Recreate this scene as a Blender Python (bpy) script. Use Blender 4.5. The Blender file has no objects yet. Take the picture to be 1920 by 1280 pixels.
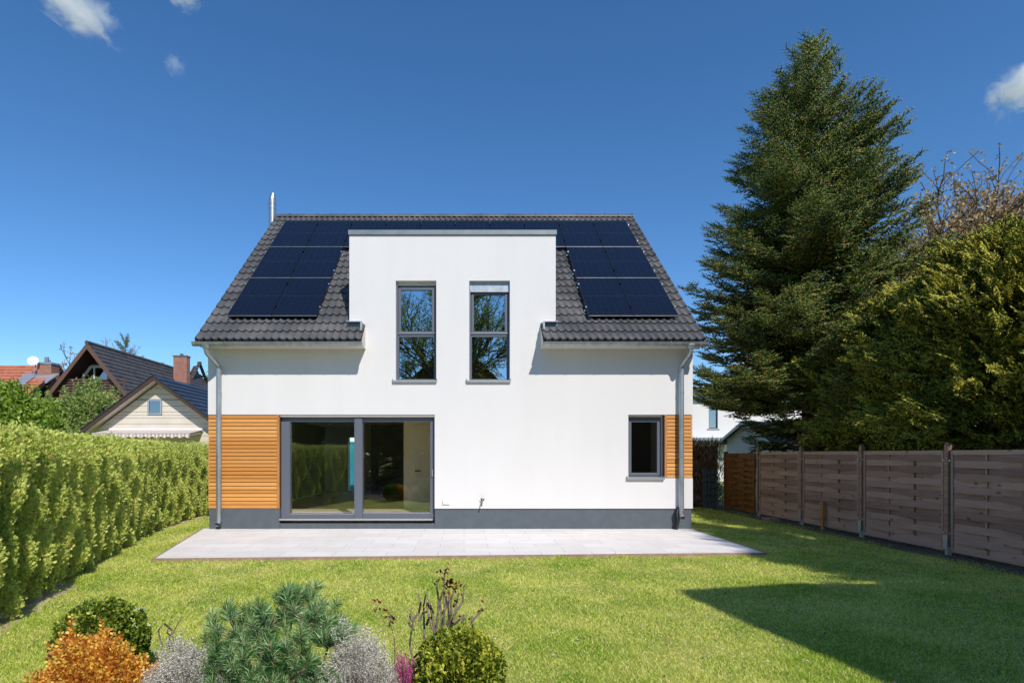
import bpy, math, random
import numpy as np
from mathutils import Vector
R = math.radians
rng = np.random.default_rng(7)
random.seed(7)
C = bpy.context.scene.collection
sc = bpy.context.scene

# ------------------------------------------------------------------ camera, sky, sun
CH = 1.63                                    # eye height above the lawn
F = 1045.45                                  # focal length in photo pixels
cam = bpy.data.cameras.new('camera'); co = bpy.data.objects.new('camera', cam); C.objects.link(co)
co.location = (0, 0, CH); co.rotation_euler = (R(90), 0, 0)
cam.sensor_width = 36; cam.lens = 36 * F / 1920
cam.shift_x = 90 / 1920; cam.shift_y = 212 / 1920
cam.clip_end = 3000; cam.clip_start = 0.05
sc.camera = co
SUN = Vector((0.40, -1.0, 0.98)).normalized()      # towards the sun
el = math.asin(SUN.z); az = math.atan2(SUN.x, SUN.y)
w = bpy.data.worlds.new('World'); sc.world = w; w.use_nodes = True
nt = w.node_tree; nt.nodes.clear()
sky = nt.nodes.new('ShaderNodeTexSky'); sky.sky_type = 'NISHITA'; sky.sun_disc = False
sky.sun_elevation = el; sky.sun_rotation = az; sky.altitude = 1200
sky.air_density = 1.0; sky.dust_density = 0.0; sky.ozone_density = 5.0
bg = nt.nodes.new('ShaderNodeBackground'); bg.inputs[1].default_value = 0.137
ow = nt.nodes.new('ShaderNodeOutputWorld')
hs = nt.nodes.new('ShaderNodeHueSaturation'); hs.inputs['Saturation'].default_value = 1.16; hs.inputs['Hue'].default_value = .499
nt.links.new(sky.outputs[0], hs.inputs['Color']); nt.links.new(hs.outputs[0], bg.inputs[0]); nt.links.new(bg.outputs[0], ow.inputs[0])
ld = bpy.data.lights.new('sun', 'SUN'); ld.energy = 3.6; ld.angle = R(0.5); ld.color = (1, 0.93, 0.84)
lo = bpy.data.objects.new('sun', ld); C.objects.link(lo); lo.rotation_euler = SUN.to_track_quat('Z', 'Y').to_euler()
sc.view_settings.view_transform = 'Standard'; sc.view_settings.look = 'None'
sc.view_settings.gamma = 1; sc.view_settings.exposure = 0.22
sc.cycles.max_bounces = 8; sc.cycles.volume_bounces = 4; sc.cycles.transparent_max_bounces = 16

def at(px, py, Y): return ((px - 870) * Y / F, Y, CH + (852 - py) * Y / F)

# ------------------------------------------------------------------ materials
def mat(name, c1, c2=None, scale=8, rough=.8, metal=0, bump=0, bscale=60, island=False, stretch=(1, 1, 1),
        transl=0, c3=None, detail=4, spec=.5, p1=.35, p2=.65, bdist=.01):
    m = bpy.data.materials.new(name); m.use_nodes = True
    n = m.node_tree; N = n.nodes; L = n.links
    b = N['Principled BSDF']; out = N['Material Output']
    b.inputs['Roughness'].default_value = rough; b.inputs['Metallic'].default_value = metal
    b.inputs['Specular IOR Level'].default_value = spec
    tc = N.new('ShaderNodeTexCoord'); mp = N.new('ShaderNodeMapping'); mp.inputs['Scale'].default_value = stretch
    L.new(tc.outputs['Object'], mp.inputs[0])
    col = None
    if c2 is not None:
        nz = N.new('ShaderNodeTexNoise'); nz.inputs['Scale'].default_value = scale; nz.inputs['Detail'].default_value = detail
        L.new(mp.outputs[0], nz.inputs['Vector'])
        r = N.new('ShaderNodeValToRGB')
        if island:
            g = N.new('ShaderNodeNewGeometry'); mx = N.new('ShaderNodeMath'); mx.operation = 'ADD'
            m1 = N.new('ShaderNodeMath'); m1.operation = 'MULTIPLY'; m1.inputs[1].default_value = .5
            m2 = N.new('ShaderNodeMath'); m2.operation = 'MULTIPLY'; m2.inputs[1].default_value = .5
            L.new(g.outputs['Random Per Island'], m1.inputs[0]); L.new(nz.outputs[0], m2.inputs[0])
            L.new(m1.outputs[0], mx.inputs[0]); L.new(m2.outputs[0], mx.inputs[1]); L.new(mx.outputs[0], r.inputs[0])
        else:
            L.new(nz.outputs[0], r.inputs[0])
        e = r.color_ramp.elements
        e[0].position = p1; e[0].color = (*c1, 1); e[1].position = p2; e[1].color = (*c2, 1)
        if c3: x = e.new((p1 + p2) / 2); x.color = (*c3, 1)
        col = r.outputs[0]; L.new(col, b.inputs['Base Color'])
    else:
        b.inputs['Base Color'].default_value = (*c1, 1)
    if bump:
        nb = N.new('ShaderNodeTexNoise'); nb.inputs['Scale'].default_value = bscale; nb.inputs['Detail'].default_value = 3
        L.new(tc.outputs['Object'] if name == 'stucco' else mp.outputs[0], nb.inputs['Vector'])
        bp = N.new('ShaderNodeBump'); bp.inputs['Strength'].default_value = bump; bp.inputs['Distance'].default_value = bdist
        L.new(nb.outputs[0], bp.inputs['Height']); L.new(bp.outputs[0], b.inputs['Normal'])
    if transl:
        t = N.new('ShaderNodeBsdfTranslucent'); ms = N.new('ShaderNodeMixShader'); ms.inputs[0].default_value = transl
        if col: L.new(col, t.inputs[0])
        else: t.inputs[0].default_value = (*c1, 1)
        L.new(b.outputs[0], ms.inputs[1]); L.new(t.outputs[0], ms.inputs[2]); L.new(ms.outputs[0], out.inputs[0])
    return m

def glass(name, refl, tint=(.75, .8, .8), wave=.0):
    m = bpy.data.materials.new(name); m.use_nodes = True
    n = m.node_tree; N = n.nodes; L = n.links; out = N['Material Output']; N.remove(N['Principled BSDF'])
    g = N.new('ShaderNodeBsdfGlossy'); g.inputs['Roughness'].default_value = 0; g.inputs[0].default_value = (.92, .95, 1, 1)
    t = N.new('ShaderNodeBsdfTransparent'); t.inputs[0].default_value = (*tint, 1)
    ms = N.new('ShaderNodeMixShader'); ms.inputs[0].default_value = refl
    L.new(t.outputs[0], ms.inputs[1]); L.new(g.outputs[0], ms.inputs[2]); L.new(ms.outputs[0], out.inputs[0])
    if wave:
        tc = N.new('ShaderNodeTexCoord'); nz = N.new('ShaderNodeTexNoise'); nz.inputs['Scale'].default_value = 1.6
        nz.inputs['Detail'].default_value = 1
        L.new(tc.outputs['Object'], nz.inputs['Vector'])
        bp = N.new('ShaderNodeBump'); bp.inputs['Strength'].default_value = wave; bp.inputs['Distance'].default_value = .02
        L.new(nz.outputs[0], bp.inputs['Height']); L.new(bp.outputs[0], g.inputs['Normal'])
    return m

M = {}
M['stucco'] = mat('stucco', (.722, .713, .705), (.748, .739, .734), 1.3, .9, bump=.55, bscale=70, bdist=.006, stretch=(1.6, 1.6, .3), p1=.25, p2=.6, detail=6)
M['soffit'] = mat('soffit', (.66, .60, .54), (.70, .64, .58), 5, .7)
M['plinth'] = mat('plinth', (.085, .105, .125), (.10, .12, .14), 6, .85, bump=.2, bscale=80)
M['frame'] = mat('frame', (.115, .13, .165), rough=.45)
M['frame_dark'] = mat('frame_dark', (.05, .06, .085), rough=.5)
M['alu'] = mat('alu', (.55, .56, .58), rough=.35, metal=.6)
M['zinc'] = mat('zinc', (.33, .37, .40), (.46, .50, .53), 9, .42, metal=.65, bump=.08, bscale=20, stretch=(1, 1, .3))
M['coping'] = mat('coping', (.17, .21, .23), (.21, .25, .27), 4, .5, metal=.3)
M['steel'] = mat('steel', (.42, .44, .47), rough=.38, metal=.8)
M['tile'] = mat('tile', (.060, .061, .065), (.145, .142, .142), 1.6, .55, bump=.25, bscale=60, c3=(.094, .093, .095), p1=.3, p2=.72)
M['tile_dark'] = mat('tile_dark', (.05, .048, .05), (.09, .085, .085), 3, .6)
M['tile_blue'] = mat('tile_blue', (.022, .032, .055), (.04, .055, .085), 3, .5)
M['tile_red'] = mat('tile_red', (.38, .12, .065), (.55, .21, .12), 5, .8)
M['panel_frame'] = mat('panel_frame', (.008, .009, .012), rough=.4)
M['clamp'] = mat('clamp', (.6, .6, .62), rough=.3, metal=.9)
M['larch'] = mat('larch', (.50, .235, .062), (.68, .37, .12), 5, .6, stretch=(.5, 1, 9), c3=(.60, .295, .082), bump=.1, bscale=40)
M['larch_trim'] = mat('larch_trim', (.42, .17, .045), (.52, .23, .07), 6, .6, stretch=(6, 6, .6))
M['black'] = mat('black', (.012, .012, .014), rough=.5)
M['white'] = mat('white', (.8, .8, .8), rough=.4)
M['brass'] = mat('brass', (.28, .25, .2), rough=.4, metal=.8)
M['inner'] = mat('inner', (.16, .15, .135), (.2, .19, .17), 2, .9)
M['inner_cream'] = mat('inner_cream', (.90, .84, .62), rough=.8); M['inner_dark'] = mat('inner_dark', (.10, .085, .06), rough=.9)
M['inner_floor'] = mat('inner_floor', (.52, .42, .34), (.66, .56, .46), 4, .7)
M['turquoise'] = mat('turquoise', (.02, .30, .42), rough=.5)
M['glass'] = glass('glass', .5, (.45, .5, .5), .12)
M['glass_low'] = glass('glass_low', .14, (.97, .98, .95), .05)
M['glass_far'] = glass('glass_far', .3, (.3, .33, .35))
M['fence'] = mat('fence', (.27, .15, .095), (.46, .28, .19), 5, .85, stretch=(3, .8, 9), c3=(.36, .21, .145), bump=.25, bscale=25, p1=.3, p2=.7)
M['fence_brown'] = mat('fence_brown', (.10, .038, .008), (.32, .15, .04), 6, .5, stretch=(3, 1, 9), bump=.2, bscale=25)
M['soil'] = mat('soil', (.05, .035, .022), (.13, .095, .06), 9, 1, bump=.8, bscale=30, bdist=.03)
M['dry_soil'] = mat('dry_soil', (.34, .27, .16), (.58, .48, .33), 7, 1, bump=.3, bscale=30, bdist=.01)
M['bark'] = mat('bark', (.07, .05, .038), (.14, .105, .08), 10, .95, stretch=(1, 1, .3))
M['bark_grey'] = mat('bark_grey', (.10, .07, .05), (.32, .25, .2), 30, .9)
M['cream'] = mat('cream', (.62, .56, .47), (.68, .62, .53), 1.5, .8)
M['brown_wood'] = mat('brown_wood', (.045, .024, .018), (.075, .042, .03), 8, .7, stretch=(1, 1, 6))
M['brick'] = mat('brick', (.27, .09, .055), (.38, .15, .095), 14, .85)
M['red_wood'] = mat('red_wood', (.42, .06, .022), rough=.6)
M['shed_white'] = mat('shed_white', (.74, .72, .68), (.8, .78, .74), 5, .7)
M['roof_felt'] = mat('roof_felt', (.02, .02, .022), (.035, .033, .033), 8, .8)

def brick_tex(name, c1, c2, mortar, sx, sz, msize, rough=.7, axis='XY', off=.5, bump=.3):
    m = bpy.data.materials.new(name); m.use_nodes = True
    n = m.node_tree; N = n.nodes; L = n.links; b = N['Principled BSDF']; b.inputs['Roughness'].default_value = rough
    tc = N.new('ShaderNodeTexCoord'); src = tc.outputs['Object']
    if axis != 'XY':
        s = N.new('ShaderNodeSeparateXYZ'); c = N.new('ShaderNodeCombineXYZ'); L.new(src, s.inputs[0])
        L.new(s.outputs['XYZ'.index(axis[0])], c.inputs[0]); L.new(s.outputs['XYZ'.index(axis[1])], c.inputs[1]); src = c.outputs[0]
    br = N.new('ShaderNodeTexBrick'); br.inputs['Scale'].default_value = 1; br.offset = off
    br.inputs['Color1'].default_value = (*c1, 1); br.inputs['Color2'].default_value = (*c2, 1); br.inputs['Mortar'].default_value = (*mortar, 1)
    br.inputs['Mortar Size'].default_value = msize; br.inputs['Brick Width'].default_value = sx; br.inputs['Row Height'].default_value = sz
    br.inputs['Mortar Smooth'].default_value = .2
    L.new(src, br.inputs[0])
    nz = N.new('ShaderNodeTexNoise'); nz.inputs['Scale'].default_value = 2.3; nz.inputs['Detail'].default_value = 6; L.new(src, nz.inputs['Vector'])
    mx = N.new('ShaderNodeMix'); mx.data_type = 'RGBA'; mx.blend_type = 'MULTIPLY'; mx.inputs[0].default_value = .22
    L.new(br.outputs[0], mx.inputs[6]); L.new(nz.outputs[0], mx.inputs[7]); L.new(mx.outputs[2], b.inputs['Base Color'])
    bp = N.new('ShaderNodeBump'); bp.inputs['Strength'].default_value = bump; bp.inputs['Distance'].default_value = .006; bp.invert = True
    L.new(br.outputs[1], bp.inputs['Height']); L.new(bp.outputs[0], b.inputs['Normal'])
    return m
M['slabs'] = brick_tex('slabs', (.95, .91, .87), (.87, .83, .79), (.52, .48, .44), .8, .4, .004)
M['edging'] = mat('edging', (.30, .20, .15), (.40, .28, .22), 12, .85)
M['brickwork'] = brick_tex('brickwork', (.30, .09, .055), (.42, .16, .1), (.38, .33, .28), .24, .08, .009, .85, 'XZ')

def solar_mat():
    m = bpy.data.materials.new('solar_cell'); m.use_nodes = True
    n = m.node_tree; N = n.nodes; L = n.links; b = N['Principled BSDF']
    b.inputs['Roughness'].default_value = .12; b.inputs['Specular IOR Level'].default_value = .35
    tc = N.new('ShaderNodeTexCoord')
    s = N.new('ShaderNodeSeparateXYZ'); L.new(tc.outputs['UV'], s.inputs[0])
    def lines(o, freq, wdt):
        a = N.new('ShaderNodeMath'); a.operation = 'MULTIPLY'; a.inputs[1].default_value = freq; L.new(o, a.inputs[0])
        f = N.new('ShaderNodeMath'); f.operation = 'FRACT'; L.new(a.outputs[0], f.inputs[0])
        l = N.new('ShaderNodeMath'); l.operation = 'LESS_THAN'; l.inputs[1].default_value = wdt; L.new(f.outputs[0], l.inputs[0]); return l.outputs[0]
    l1 = lines(s.outputs[0], 30, .12); l2 = lines(s.outputs[0], 6, .02); l3 = lines(s.outputs[1], 2, .008)
    mx = N.new('ShaderNodeMath'); mx.operation = 'MAXIMUM'; L.new(l2, mx.inputs[0]); L.new(l3, mx.inputs[1])
    a = N.new('ShaderNodeMath'); a.operation = 'MULTIPLY'; a.inputs[1].default_value = .55; L.new(l1, a.inputs[0])
    mm = N.new('ShaderNodeMath'); mm.operation = 'MAXIMUM'; L.new(mx.outputs[0], mm.inputs[0]); L.new(a.outputs[0], mm.inputs[1])
    mc = N.new('ShaderNodeMix'); mc.data_type = 'RGBA'; mc.inputs[6].default_value = (.004, .006, .016, 1); mc.inputs[7].default_value = (.045, .055, .085, 1)
    L.new(mm.outputs[0], mc.inputs[0]); L.new(mc.outputs[2], b.inputs['Base Color'])
    return m
M['solar'] = solar_mat()

# foliage materials
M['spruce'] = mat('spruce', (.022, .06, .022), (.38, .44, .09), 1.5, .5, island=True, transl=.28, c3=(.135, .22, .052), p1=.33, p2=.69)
M['spruce_tip'] = mat('spruce_tip', (.26, .34, .04), (.55, .56, .10), 3, .6, island=True, transl=.3)
M['cone'] = mat('cone', (.42, .19, .06), (.66, .36, .13), 3, .7, island=True)
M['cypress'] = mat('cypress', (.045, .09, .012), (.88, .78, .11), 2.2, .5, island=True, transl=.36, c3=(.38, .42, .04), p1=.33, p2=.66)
M['cypress_brown'] = mat('cypress_brown', (.20, .09, .04), (.34, .18, .08), 3, .8, island=True)
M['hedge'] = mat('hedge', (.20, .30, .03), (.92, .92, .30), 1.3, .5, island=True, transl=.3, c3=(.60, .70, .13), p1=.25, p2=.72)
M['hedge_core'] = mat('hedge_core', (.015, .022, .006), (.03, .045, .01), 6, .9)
M['maple'] = mat('maple', (.10, .20, .018), (.45, .58, .08), 1.4, .5, island=True, transl=.4, c3=(.25, .40, .04), p1=.25, p2=.75)
M['pale_leaf'] = mat('pale_leaf', (.14, .24, .04), (.52, .56, .2), 1.4, .5, island=True, transl=.4, c3=(.3, .40, .09), p1=.25, p2=.75)
M['bronze_leaf'] = mat('bronze_leaf', (.28, .17, .07), (.66, .48, .22), 2, .6, island=True, transl=.35)
M['box_leaf'] = mat('box_leaf', (.035, .09, .01), (.62, .64, .09), 6, .35, island=True, transl=.2, c3=(.15, .24, .025), p1=.3, p2=.8, spec=.5)
M['box_leaf_bright'] = mat('box_leaf_bright', (.04, .10, .012), (.72, .70, .10), 5, .35, island=True, transl=.25, c3=(.26, .33, .03), p1=.27, p2=.74, spec=.5)
M['pine_needle'] = mat('pine_needle', (.025, .10, .02), (.66, .84, .46), 4, .4, island=True, transl=.15, c3=(.15, .34, .10), spec=.5, p1=.3, p2=.78)
M['pine_bud'] = mat('pine_bud', (.32, .20, .13), (.45, .3, .2), 8, .7)
M['silver'] = mat('silver', (.28, .27, .23), (.88, .85, .76), 6, .8, island=True, transl=.1, c3=(.56, .55, .48))
M['orange_leaf'] = mat('orange_leaf', (.50, .15, .02), (.95, .68, .12), 9, .5, island=True, transl=.3, c3=(.80, .38, .05))
M['pink'] = mat('pink', (.50, .05, .22), (.75, .20, .45), 9, .5, island=True, transl=.3)
M['red_leaf'] = mat('red_leaf', (.06, .006, .008), (.28, .02, .02), 9, .3, island=True, transl=.3)
M['brown_twig'] = mat('brown_twig', (.16, .10, .065), (.50, .35, .24), 4, .9, island=True)
M['grass'] = mat('grass', (.22, .42, .02), (1, .92, .40), .8, .5, island=True, transl=.42, c3=(.66, .76, .10), p1=.29, p2=.69, spec=.3)
M['moss'] = mat('ground', (.14, .22, .022), (.40, .38, .11), 1.6, 1, bump=.5, bscale=60)
M['daisy'] = mat('daisy', (.8, .8, .75), rough=.6)

# ------------------------------------------------------------------ object helpers
def put(o, parent=None):
    C.objects.link(o)
    if parent is not None: o.parent = parent
    return o
def wloc(o):
    v = Vector((0, 0, 0))
    while o is not None: v += o.location; o = o.parent
    return v
def thing(name, label, cat, loc, group=None):
    o = bpy.data.objects.new(name, None); o.location = loc; C.objects.link(o); o.empty_display_size = .2
    o['label'] = label; o['category'] = cat
    if group: o['group'] = group
    return o
def tag(o, label, cat, group=None):
    o['label'] = label; o['category'] = cat
    if group: o['group'] = group
    return o

class MB:
    """collects shapes in world coordinates; build() makes one mesh object"""
    def __init__(s, xf=None): s.v = []; s.f = []; s.m = []; s.xf = xf; s.calls = []
    def add(s, vs, fs, m=0):
        o = len(s.v)
        if vs: s.calls.append((o, len(s.f)))
        s.v += [tuple(s.xf(*p)) if s.xf else tuple(p) for p in vs]
        s.f += [tuple(i + o for i in f) for f in fs]; s.m += [m] * len(fs); return s
    def box(s, x0, x1, y0, y1, z0, z1, m=0):
        return s.add([(x0, y0, z0), (x1, y0, z0), (x1, y1, z0), (x0, y1, z0), (x0, y0, z1), (x1, y0, z1), (x1, y1, z1), (x0, y1, z1)],
                     [(0, 3, 2, 1), (4, 5, 6, 7), (0, 1, 5, 4), (1, 2, 6, 5), (2, 3, 7, 6), (3, 0, 4, 7)], m)
    def slab(s, pts, d, m=0):
        """polygon pts extruded by vector d"""
        n = len(pts); q = [tuple(a + b for a, b in zip(p, d)) for p in pts]
        return s.add(list(pts) + q, [tuple(range(n))[::-1], tuple(range(n, 2 * n))] + [(i, (i + 1) % n, n + (i + 1) % n, n + i) for i in range(n)], m)
    def tube(s, pts, r, n=10, m=0, cap=True):
        pts = [Vector(p) for p in pts]; rs = r if isinstance(r, (list, tuple)) else [r] * len(pts)
        vs = []; prev = None
        for i, p in enumerate(pts):
            d = (pts[min(i + 1, len(pts) - 1)] - pts[max(i - 1, 0)]).normalized()
            if prev is None:
                a = d.cross(Vector((0, 0, 1)))
                if a.length < .1: a = d.cross(Vector((1, 0, 0)))
            else: a = prev - d * prev.dot(d)
            a.normalize(); prev = a; b = d.cross(a)
            for k in range(n):
                t = 2 * math.pi * k / n; vs.append(tuple(p + (a * math.cos(t) + b * math.sin(t)) * rs[i]))
        fs = [(i * n + k, i * n + (k + 1) % n, (i + 1) * n + (k + 1) % n, (i + 1) * n + k) for i in range(len(pts) - 1) for k in range(n)]
        if cap: fs += [tuple(range(n))[::-1], tuple(range((len(pts) - 1) * n, len(pts) * n))]
        return s.add(vs, fs, m)
    def split(s, name, mats, parent=None, per=1, **k):
        out = []
        for i in range(0, len(s.calls), per):
            fa = s.calls[i]; fb = s.calls[i + per] if i + per < len(s.calls) else (len(s.v), len(s.f)); q = MB()
            q.v = s.v[fa[0]:fb[0]]; q.f = [tuple(a - fa[0] for a in f) for f in s.f[fa[1]:fb[1]]]; q.m = s.m[fa[1]:fb[1]]; out.append(q.build(name, mats, parent, **k))
        return out
    def build(s, name, mats, parent=None, smooth=False, bevel=0):
        off = wloc(parent) if parent is not None else Vector((0, 0, 0))
        me = bpy.data.meshes.new(name)
        me.from_pydata([(a - off.x, b - off.y, c - off.z) for a, b, c in s.v], [], s.f)
        for mt in (mats if isinstance(mats, (list, tuple)) else [mats]): me.materials.append(mt)
        me.polygons.foreach_set('material_index', s.m)
        if smooth: me.polygons.foreach_set('use_smooth', [True] * len(s.f))
        me.update()
        o = put(bpy.data.objects.new(name, me), parent)
        if bevel:
            bv = o.modifiers.new('bevel', 'BEVEL'); bv.width = bevel; bv.segments = 2; bv.limit_method = 'ANGLE'
        if smooth and len(s.f) < 200000:
            try: me.set_sharp_from_angle(angle=R(40))
            except Exception: pass
        return o

def npmesh(name, V, Fc, mi, mats, parent=None):
    """V (n,3) world coords, Fc (f,k) same k everywhere"""
    off = np.array(wloc(parent)) if parent is not None else np.zeros(3)
    V = V - off; k = Fc.shape[1]
    me = bpy.data.meshes.new(name)
    me.vertices.add(len(V)); me.vertices.foreach_set('co', V.astype(np.float32).ravel())
    me.loops.add(Fc.size); me.loops.foreach_set('vertex_index', Fc.astype(np.int32).ravel())
    me.polygons.add(len(Fc)); me.polygons.foreach_set('loop_start', np.arange(0, Fc.size, k, dtype=np.int32))
    for m in (mats if isinstance(mats, (list, tuple)) else [mats]): me.materials.append(m)
    if mi is not None: me.polygons.foreach_set('material_index', mi.astype(np.int32))
    me.update(calc_edges=True)
    return put(bpy.data.objects.new(name, me), parent)

def inst(T, Rm, t, s):
    """template (verts, faces, mat) placed with rotations (n,3,3), positions, scales"""
    tv, tf, tm = T; n = len(t); s = np.asarray(s)
    if s.ndim == 1: s = s[:, None]
    V = np.einsum('nij,vj->nvi', Rm, tv) * s[:, None, :] + t[:, None, :]
    Fc = tf[None] + (np.arange(n) * len(tv))[:, None, None]
    return V.reshape(-1, 3), Fc.reshape(-1, tf.shape[1]), np.tile(tm, n)
def join(parts):
    Vs, Fs, Ms = [], [], []; o = 0
    for V, Fc, m in parts:
        Vs.append(V); Fs.append(Fc + o); Ms.append(m); o += len(V)
    return np.vstack(Vs), np.vstack(Fs), np.concatenate(Ms)
def unit(a): return a / np.maximum(np.linalg.norm(a, axis=-1, keepdims=True), 1e-9)
def frames(d, up=None, roll=None):
    d = unit(np.asarray(d, float)); n = len(d)
    if up is None: up = np.tile([0, 0, 1.], (n, 1))
    side = unit(np.cross(up, d) + 1e-6); u = np.cross(d, side)
    if roll is not None:
        c, s_ = np.cos(roll)[:, None], np.sin(roll)[:, None]; side, u = side * c + u * s_, -side * s_ + u * c
    return np.stack([d, side, u], axis=2)
def rand_dir(n): return unit(rng.normal(size=(n, 3)))

def spindle(p, d, L, wd, m):
    p = np.array(p, float); d = unit(np.array(d, float)); a = np.cross(d, [0, 0, 1.]); a = unit(a + 1e-6); b = np.cross(d, a)
    vs = [p] + [p + d * L * .45 + wd * (math.cos(t) * a + math.sin(t) * b) for t in (0.5, 2.6, 4.7)] + [p + d * L]
    fs = [(0, 2, 1), (0, 3, 2), (0, 1, 3), (4, 1, 2), (4, 2, 3), (4, 3, 1)]
    return np.array(vs), np.array(fs), np.full(6, m)
def leafq(p, d, nrm, L, wd, m):
    p = np.array(p, float); d = unit(np.array(d, float)); s = unit(np.cross(d, nrm) + 1e-9)
    return np.array([p, p + d * L * .5 + s * wd, p + d * L, p + d * L * .5 - s * wd]), np.array([(0, 1, 2, 3)]), np.array([m])
def rot2(a): return np.array([math.cos(a), math.sin(a), 0])

def spruce_spray(seed, cones=.11, tips=.7):
    r = random.Random(seed); P = []
    def sh(p, d, L, wd):
        P.append(spindle(p, d, L, wd, 0))
        if r.random() < tips: P.append(spindle(np.array(p) + unit(np.array(d)) * L * .8, unit(np.array(d)) + np.array([r.uniform(-.3, .3), r.uniform(-.3, .3), .2]), .075, .021, 1))
    for i in range(4): P.append(spindle((i * .25, 0, 0), (1, r.uniform(-.08, .08), r.uniform(-.04, .06)), .32, .033, 0))
    sd = 1
    for x in np.arange(.05, .98, .13):
        sd = -sd; a = sd * r.uniform(.65, .9); L = .55 * (1.05 - x * .7) * r.uniform(.75, 1.1)
        d = rot2(a) + np.array([0, 0, r.uniform(-.12, .22)]); n = max(1, int(L / .19))
        for k in range(n):
            q = np.array([x, 0, 0]) + d * (L * k / n); P.append(spindle(q, d, L / n * 1.25, .03, 0))
            for s2 in (-1, 1):
                if r.random() < .85: sh(q + d * .03, rot2(a + s2 * r.uniform(.5, .85)) + np.array([0, 0, r.uniform(-.05, .45)]), .25 * r.uniform(.7, 1.2) * (1 - .3 * x), .028)
        sh(np.array([x, 0, 0]) + d * L, d, .14, .026)
        if r.random() < cones * 1.6:
            q = np.array([x, 0, .0]) + d * L * r.uniform(.3, 1.0)
            for c in range(2): P.append(spindle(q + np.array([r.uniform(-.05, .05), r.uniform(-.05, .05), .02]), (0.3, r.uniform(-.4, .4), -.8), .11, .034, 2))
    return join(P)
def cyp_spray(seed):
    r = random.Random(seed); P = []
    for i in range(4): P.append(spindle((i * .25, 0, 0), (1, r.uniform(-.1, .1), r.uniform(-.12, .02)), .3, .014, 3 if i < 1 else 0))
    sd = 1
    for x in np.arange(.08, 1.0, .07):
        sd = -sd; a = sd * r.uniform(.5, .85); L = .42 * (1.1 - x * .8) * r.uniform(.7, 1.15)
        d = rot2(a) + np.array([0, 0, r.uniform(-.25, .1)]); P.append(spindle((x, 0, 0), d, L, .022, 0))
        for k in range(3):
            q = np.array([x, 0, 0]) + d * L * (.25 + .25 * k)
            for s2 in (-1, 1): P.append(spindle(q, rot2(a + s2 * r.uniform(.45, .8)) + np.array([0, 0, r.uniform(-.2, .1)]), .13 * r.uniform(.6, 1.2), .02, 0))
    return join(P)
SPR = [spruce_spray(i) for i in range(5)]
CYP = [cyp_spray(i + 50) for i in range(4)]

def place_mix(temps, Rm, t, s):
    k = rng.integers(0, len(temps), len(t)); out = []
    for i, T in enumerate(temps):
        q = k == i
        if q.any(): out.append(inst(T, Rm[q], t[q], s[q]))
    return join(out)

def segs(lst, n=5):
    """list of (p0,p1,r0,r1) -> quads"""
    p0 = np.array([a[0] for a in lst], float); p1 = np.array([a[1] for a in lst], float)
    r0 = np.array([a[2] for a in lst]); r1 = np.array([a[3] for a in lst]); Rm = frames(p1 - p0)
    t = np.arange(n) * 2 * np.pi / n; ring = np.stack([np.zeros(n), np.cos(t), np.sin(t)], 1)
    w0 = np.einsum('nij,vj->nvi', Rm, ring)
    V = np.concatenate([p0[:, None] + w0 * r0[:, None, None], p1[:, None] + w0 * r1[:, None, None]], 1)
    f = np.array([(k, (k + 1) % n, n + (k + 1) % n, n + k) for k in range(n)])
    Fc = f[None] + (np.arange(len(lst)) * 2 * n)[:, None, None]
    return V.reshape(-1, 3), Fc.reshape(-1, 4), np.zeros(len(lst) * n, int)

# ------------------------------------------------------------------ ground
TER = [(-4.59, 8.2), (4.72, 8.69), (4.72, 11.62), (-5.45, 11.62)]
def gz(x, y):
    """lawn height: nearly level with the terrace edge, falling away within 1.4 m"""
    x = np.asarray(x, float); y = np.asarray(y, float); d = np.full(x.shape, 9.)
    for i in range(4):
        (ax_, ay_), (bx_, by_) = TER[i], TER[(i + 1) % 4]; L2 = (bx_ - ax_) ** 2 + (by_ - ay_) ** 2
        t = np.clip(((x - ax_) * (bx_ - ax_) + (y - ay_) * (by_ - ay_)) / L2, 0, 1); d = np.minimum(d, np.hypot(x - ax_ - t * (bx_ - ax_), y - ay_ - t * (by_ - ay_)))
    k = np.clip(1 - d / 1.5, 0, 1); return .055 * k * k * (3 - 2 * k)
gx = [-600, -60] + list(np.arange(-9, 9.01, .2)) + [60, 600]; gy = [-600, -60] + list(np.arange(2, 19.01, .2)) + [80, 900]
XX, YY = np.meshgrid(gx, gy); V = np.stack([XX, YY, gz(XX, YY)], -1).reshape(-1, 3); nx = len(gx)
ii = np.array([(j * nx + i, j * nx + i + 1, (j + 1) * nx + i + 1, (j + 1) * nx + i) for j in range(len(gy) - 1) for i in range(nx - 1)])
g = npmesh('lawn_ground', V, ii, None, M['moss']); g['kind'] = 'structure'
def inset(poly, d):
    n = len(poly); out = []
    for i in range(n):
        p0, p1, p2 = Vector(poly[i - 1]), Vector(poly[i]), Vector(poly[(i + 1) % n])
        a = (p1 - p0).normalized(); b = (p2 - p1).normalized()
        na = Vector((-a.y, a.x)); nb = Vector((-b.y, b.x)); k = (na + nb) / (1 + na.dot(nb)); out.append(tuple(p1 + k * d))
    return out
ti = inset(TER, .035)
t_ = thing('terrace', 'pale stone slab terrace with thin brown edging along the white house', 'terrace', (0, 10, 0)); t_['kind'] = 'structure'
MB().slab([(x, y, -.05) for x, y in ti], (0, 0, .15)).build('paving', M['slabs'], t_)
eb = MB()
for i in (0, 1, 3):
    a, b, c, d = TER[i], TER[(i + 1) % 4], ti[(i + 1) % 4], ti[i]
    eb.slab([(*p, -.05) for p in (a, b, c, d)], (0, 0, .153))
eb.build('edging_stone', M['edging'], t_)

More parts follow.
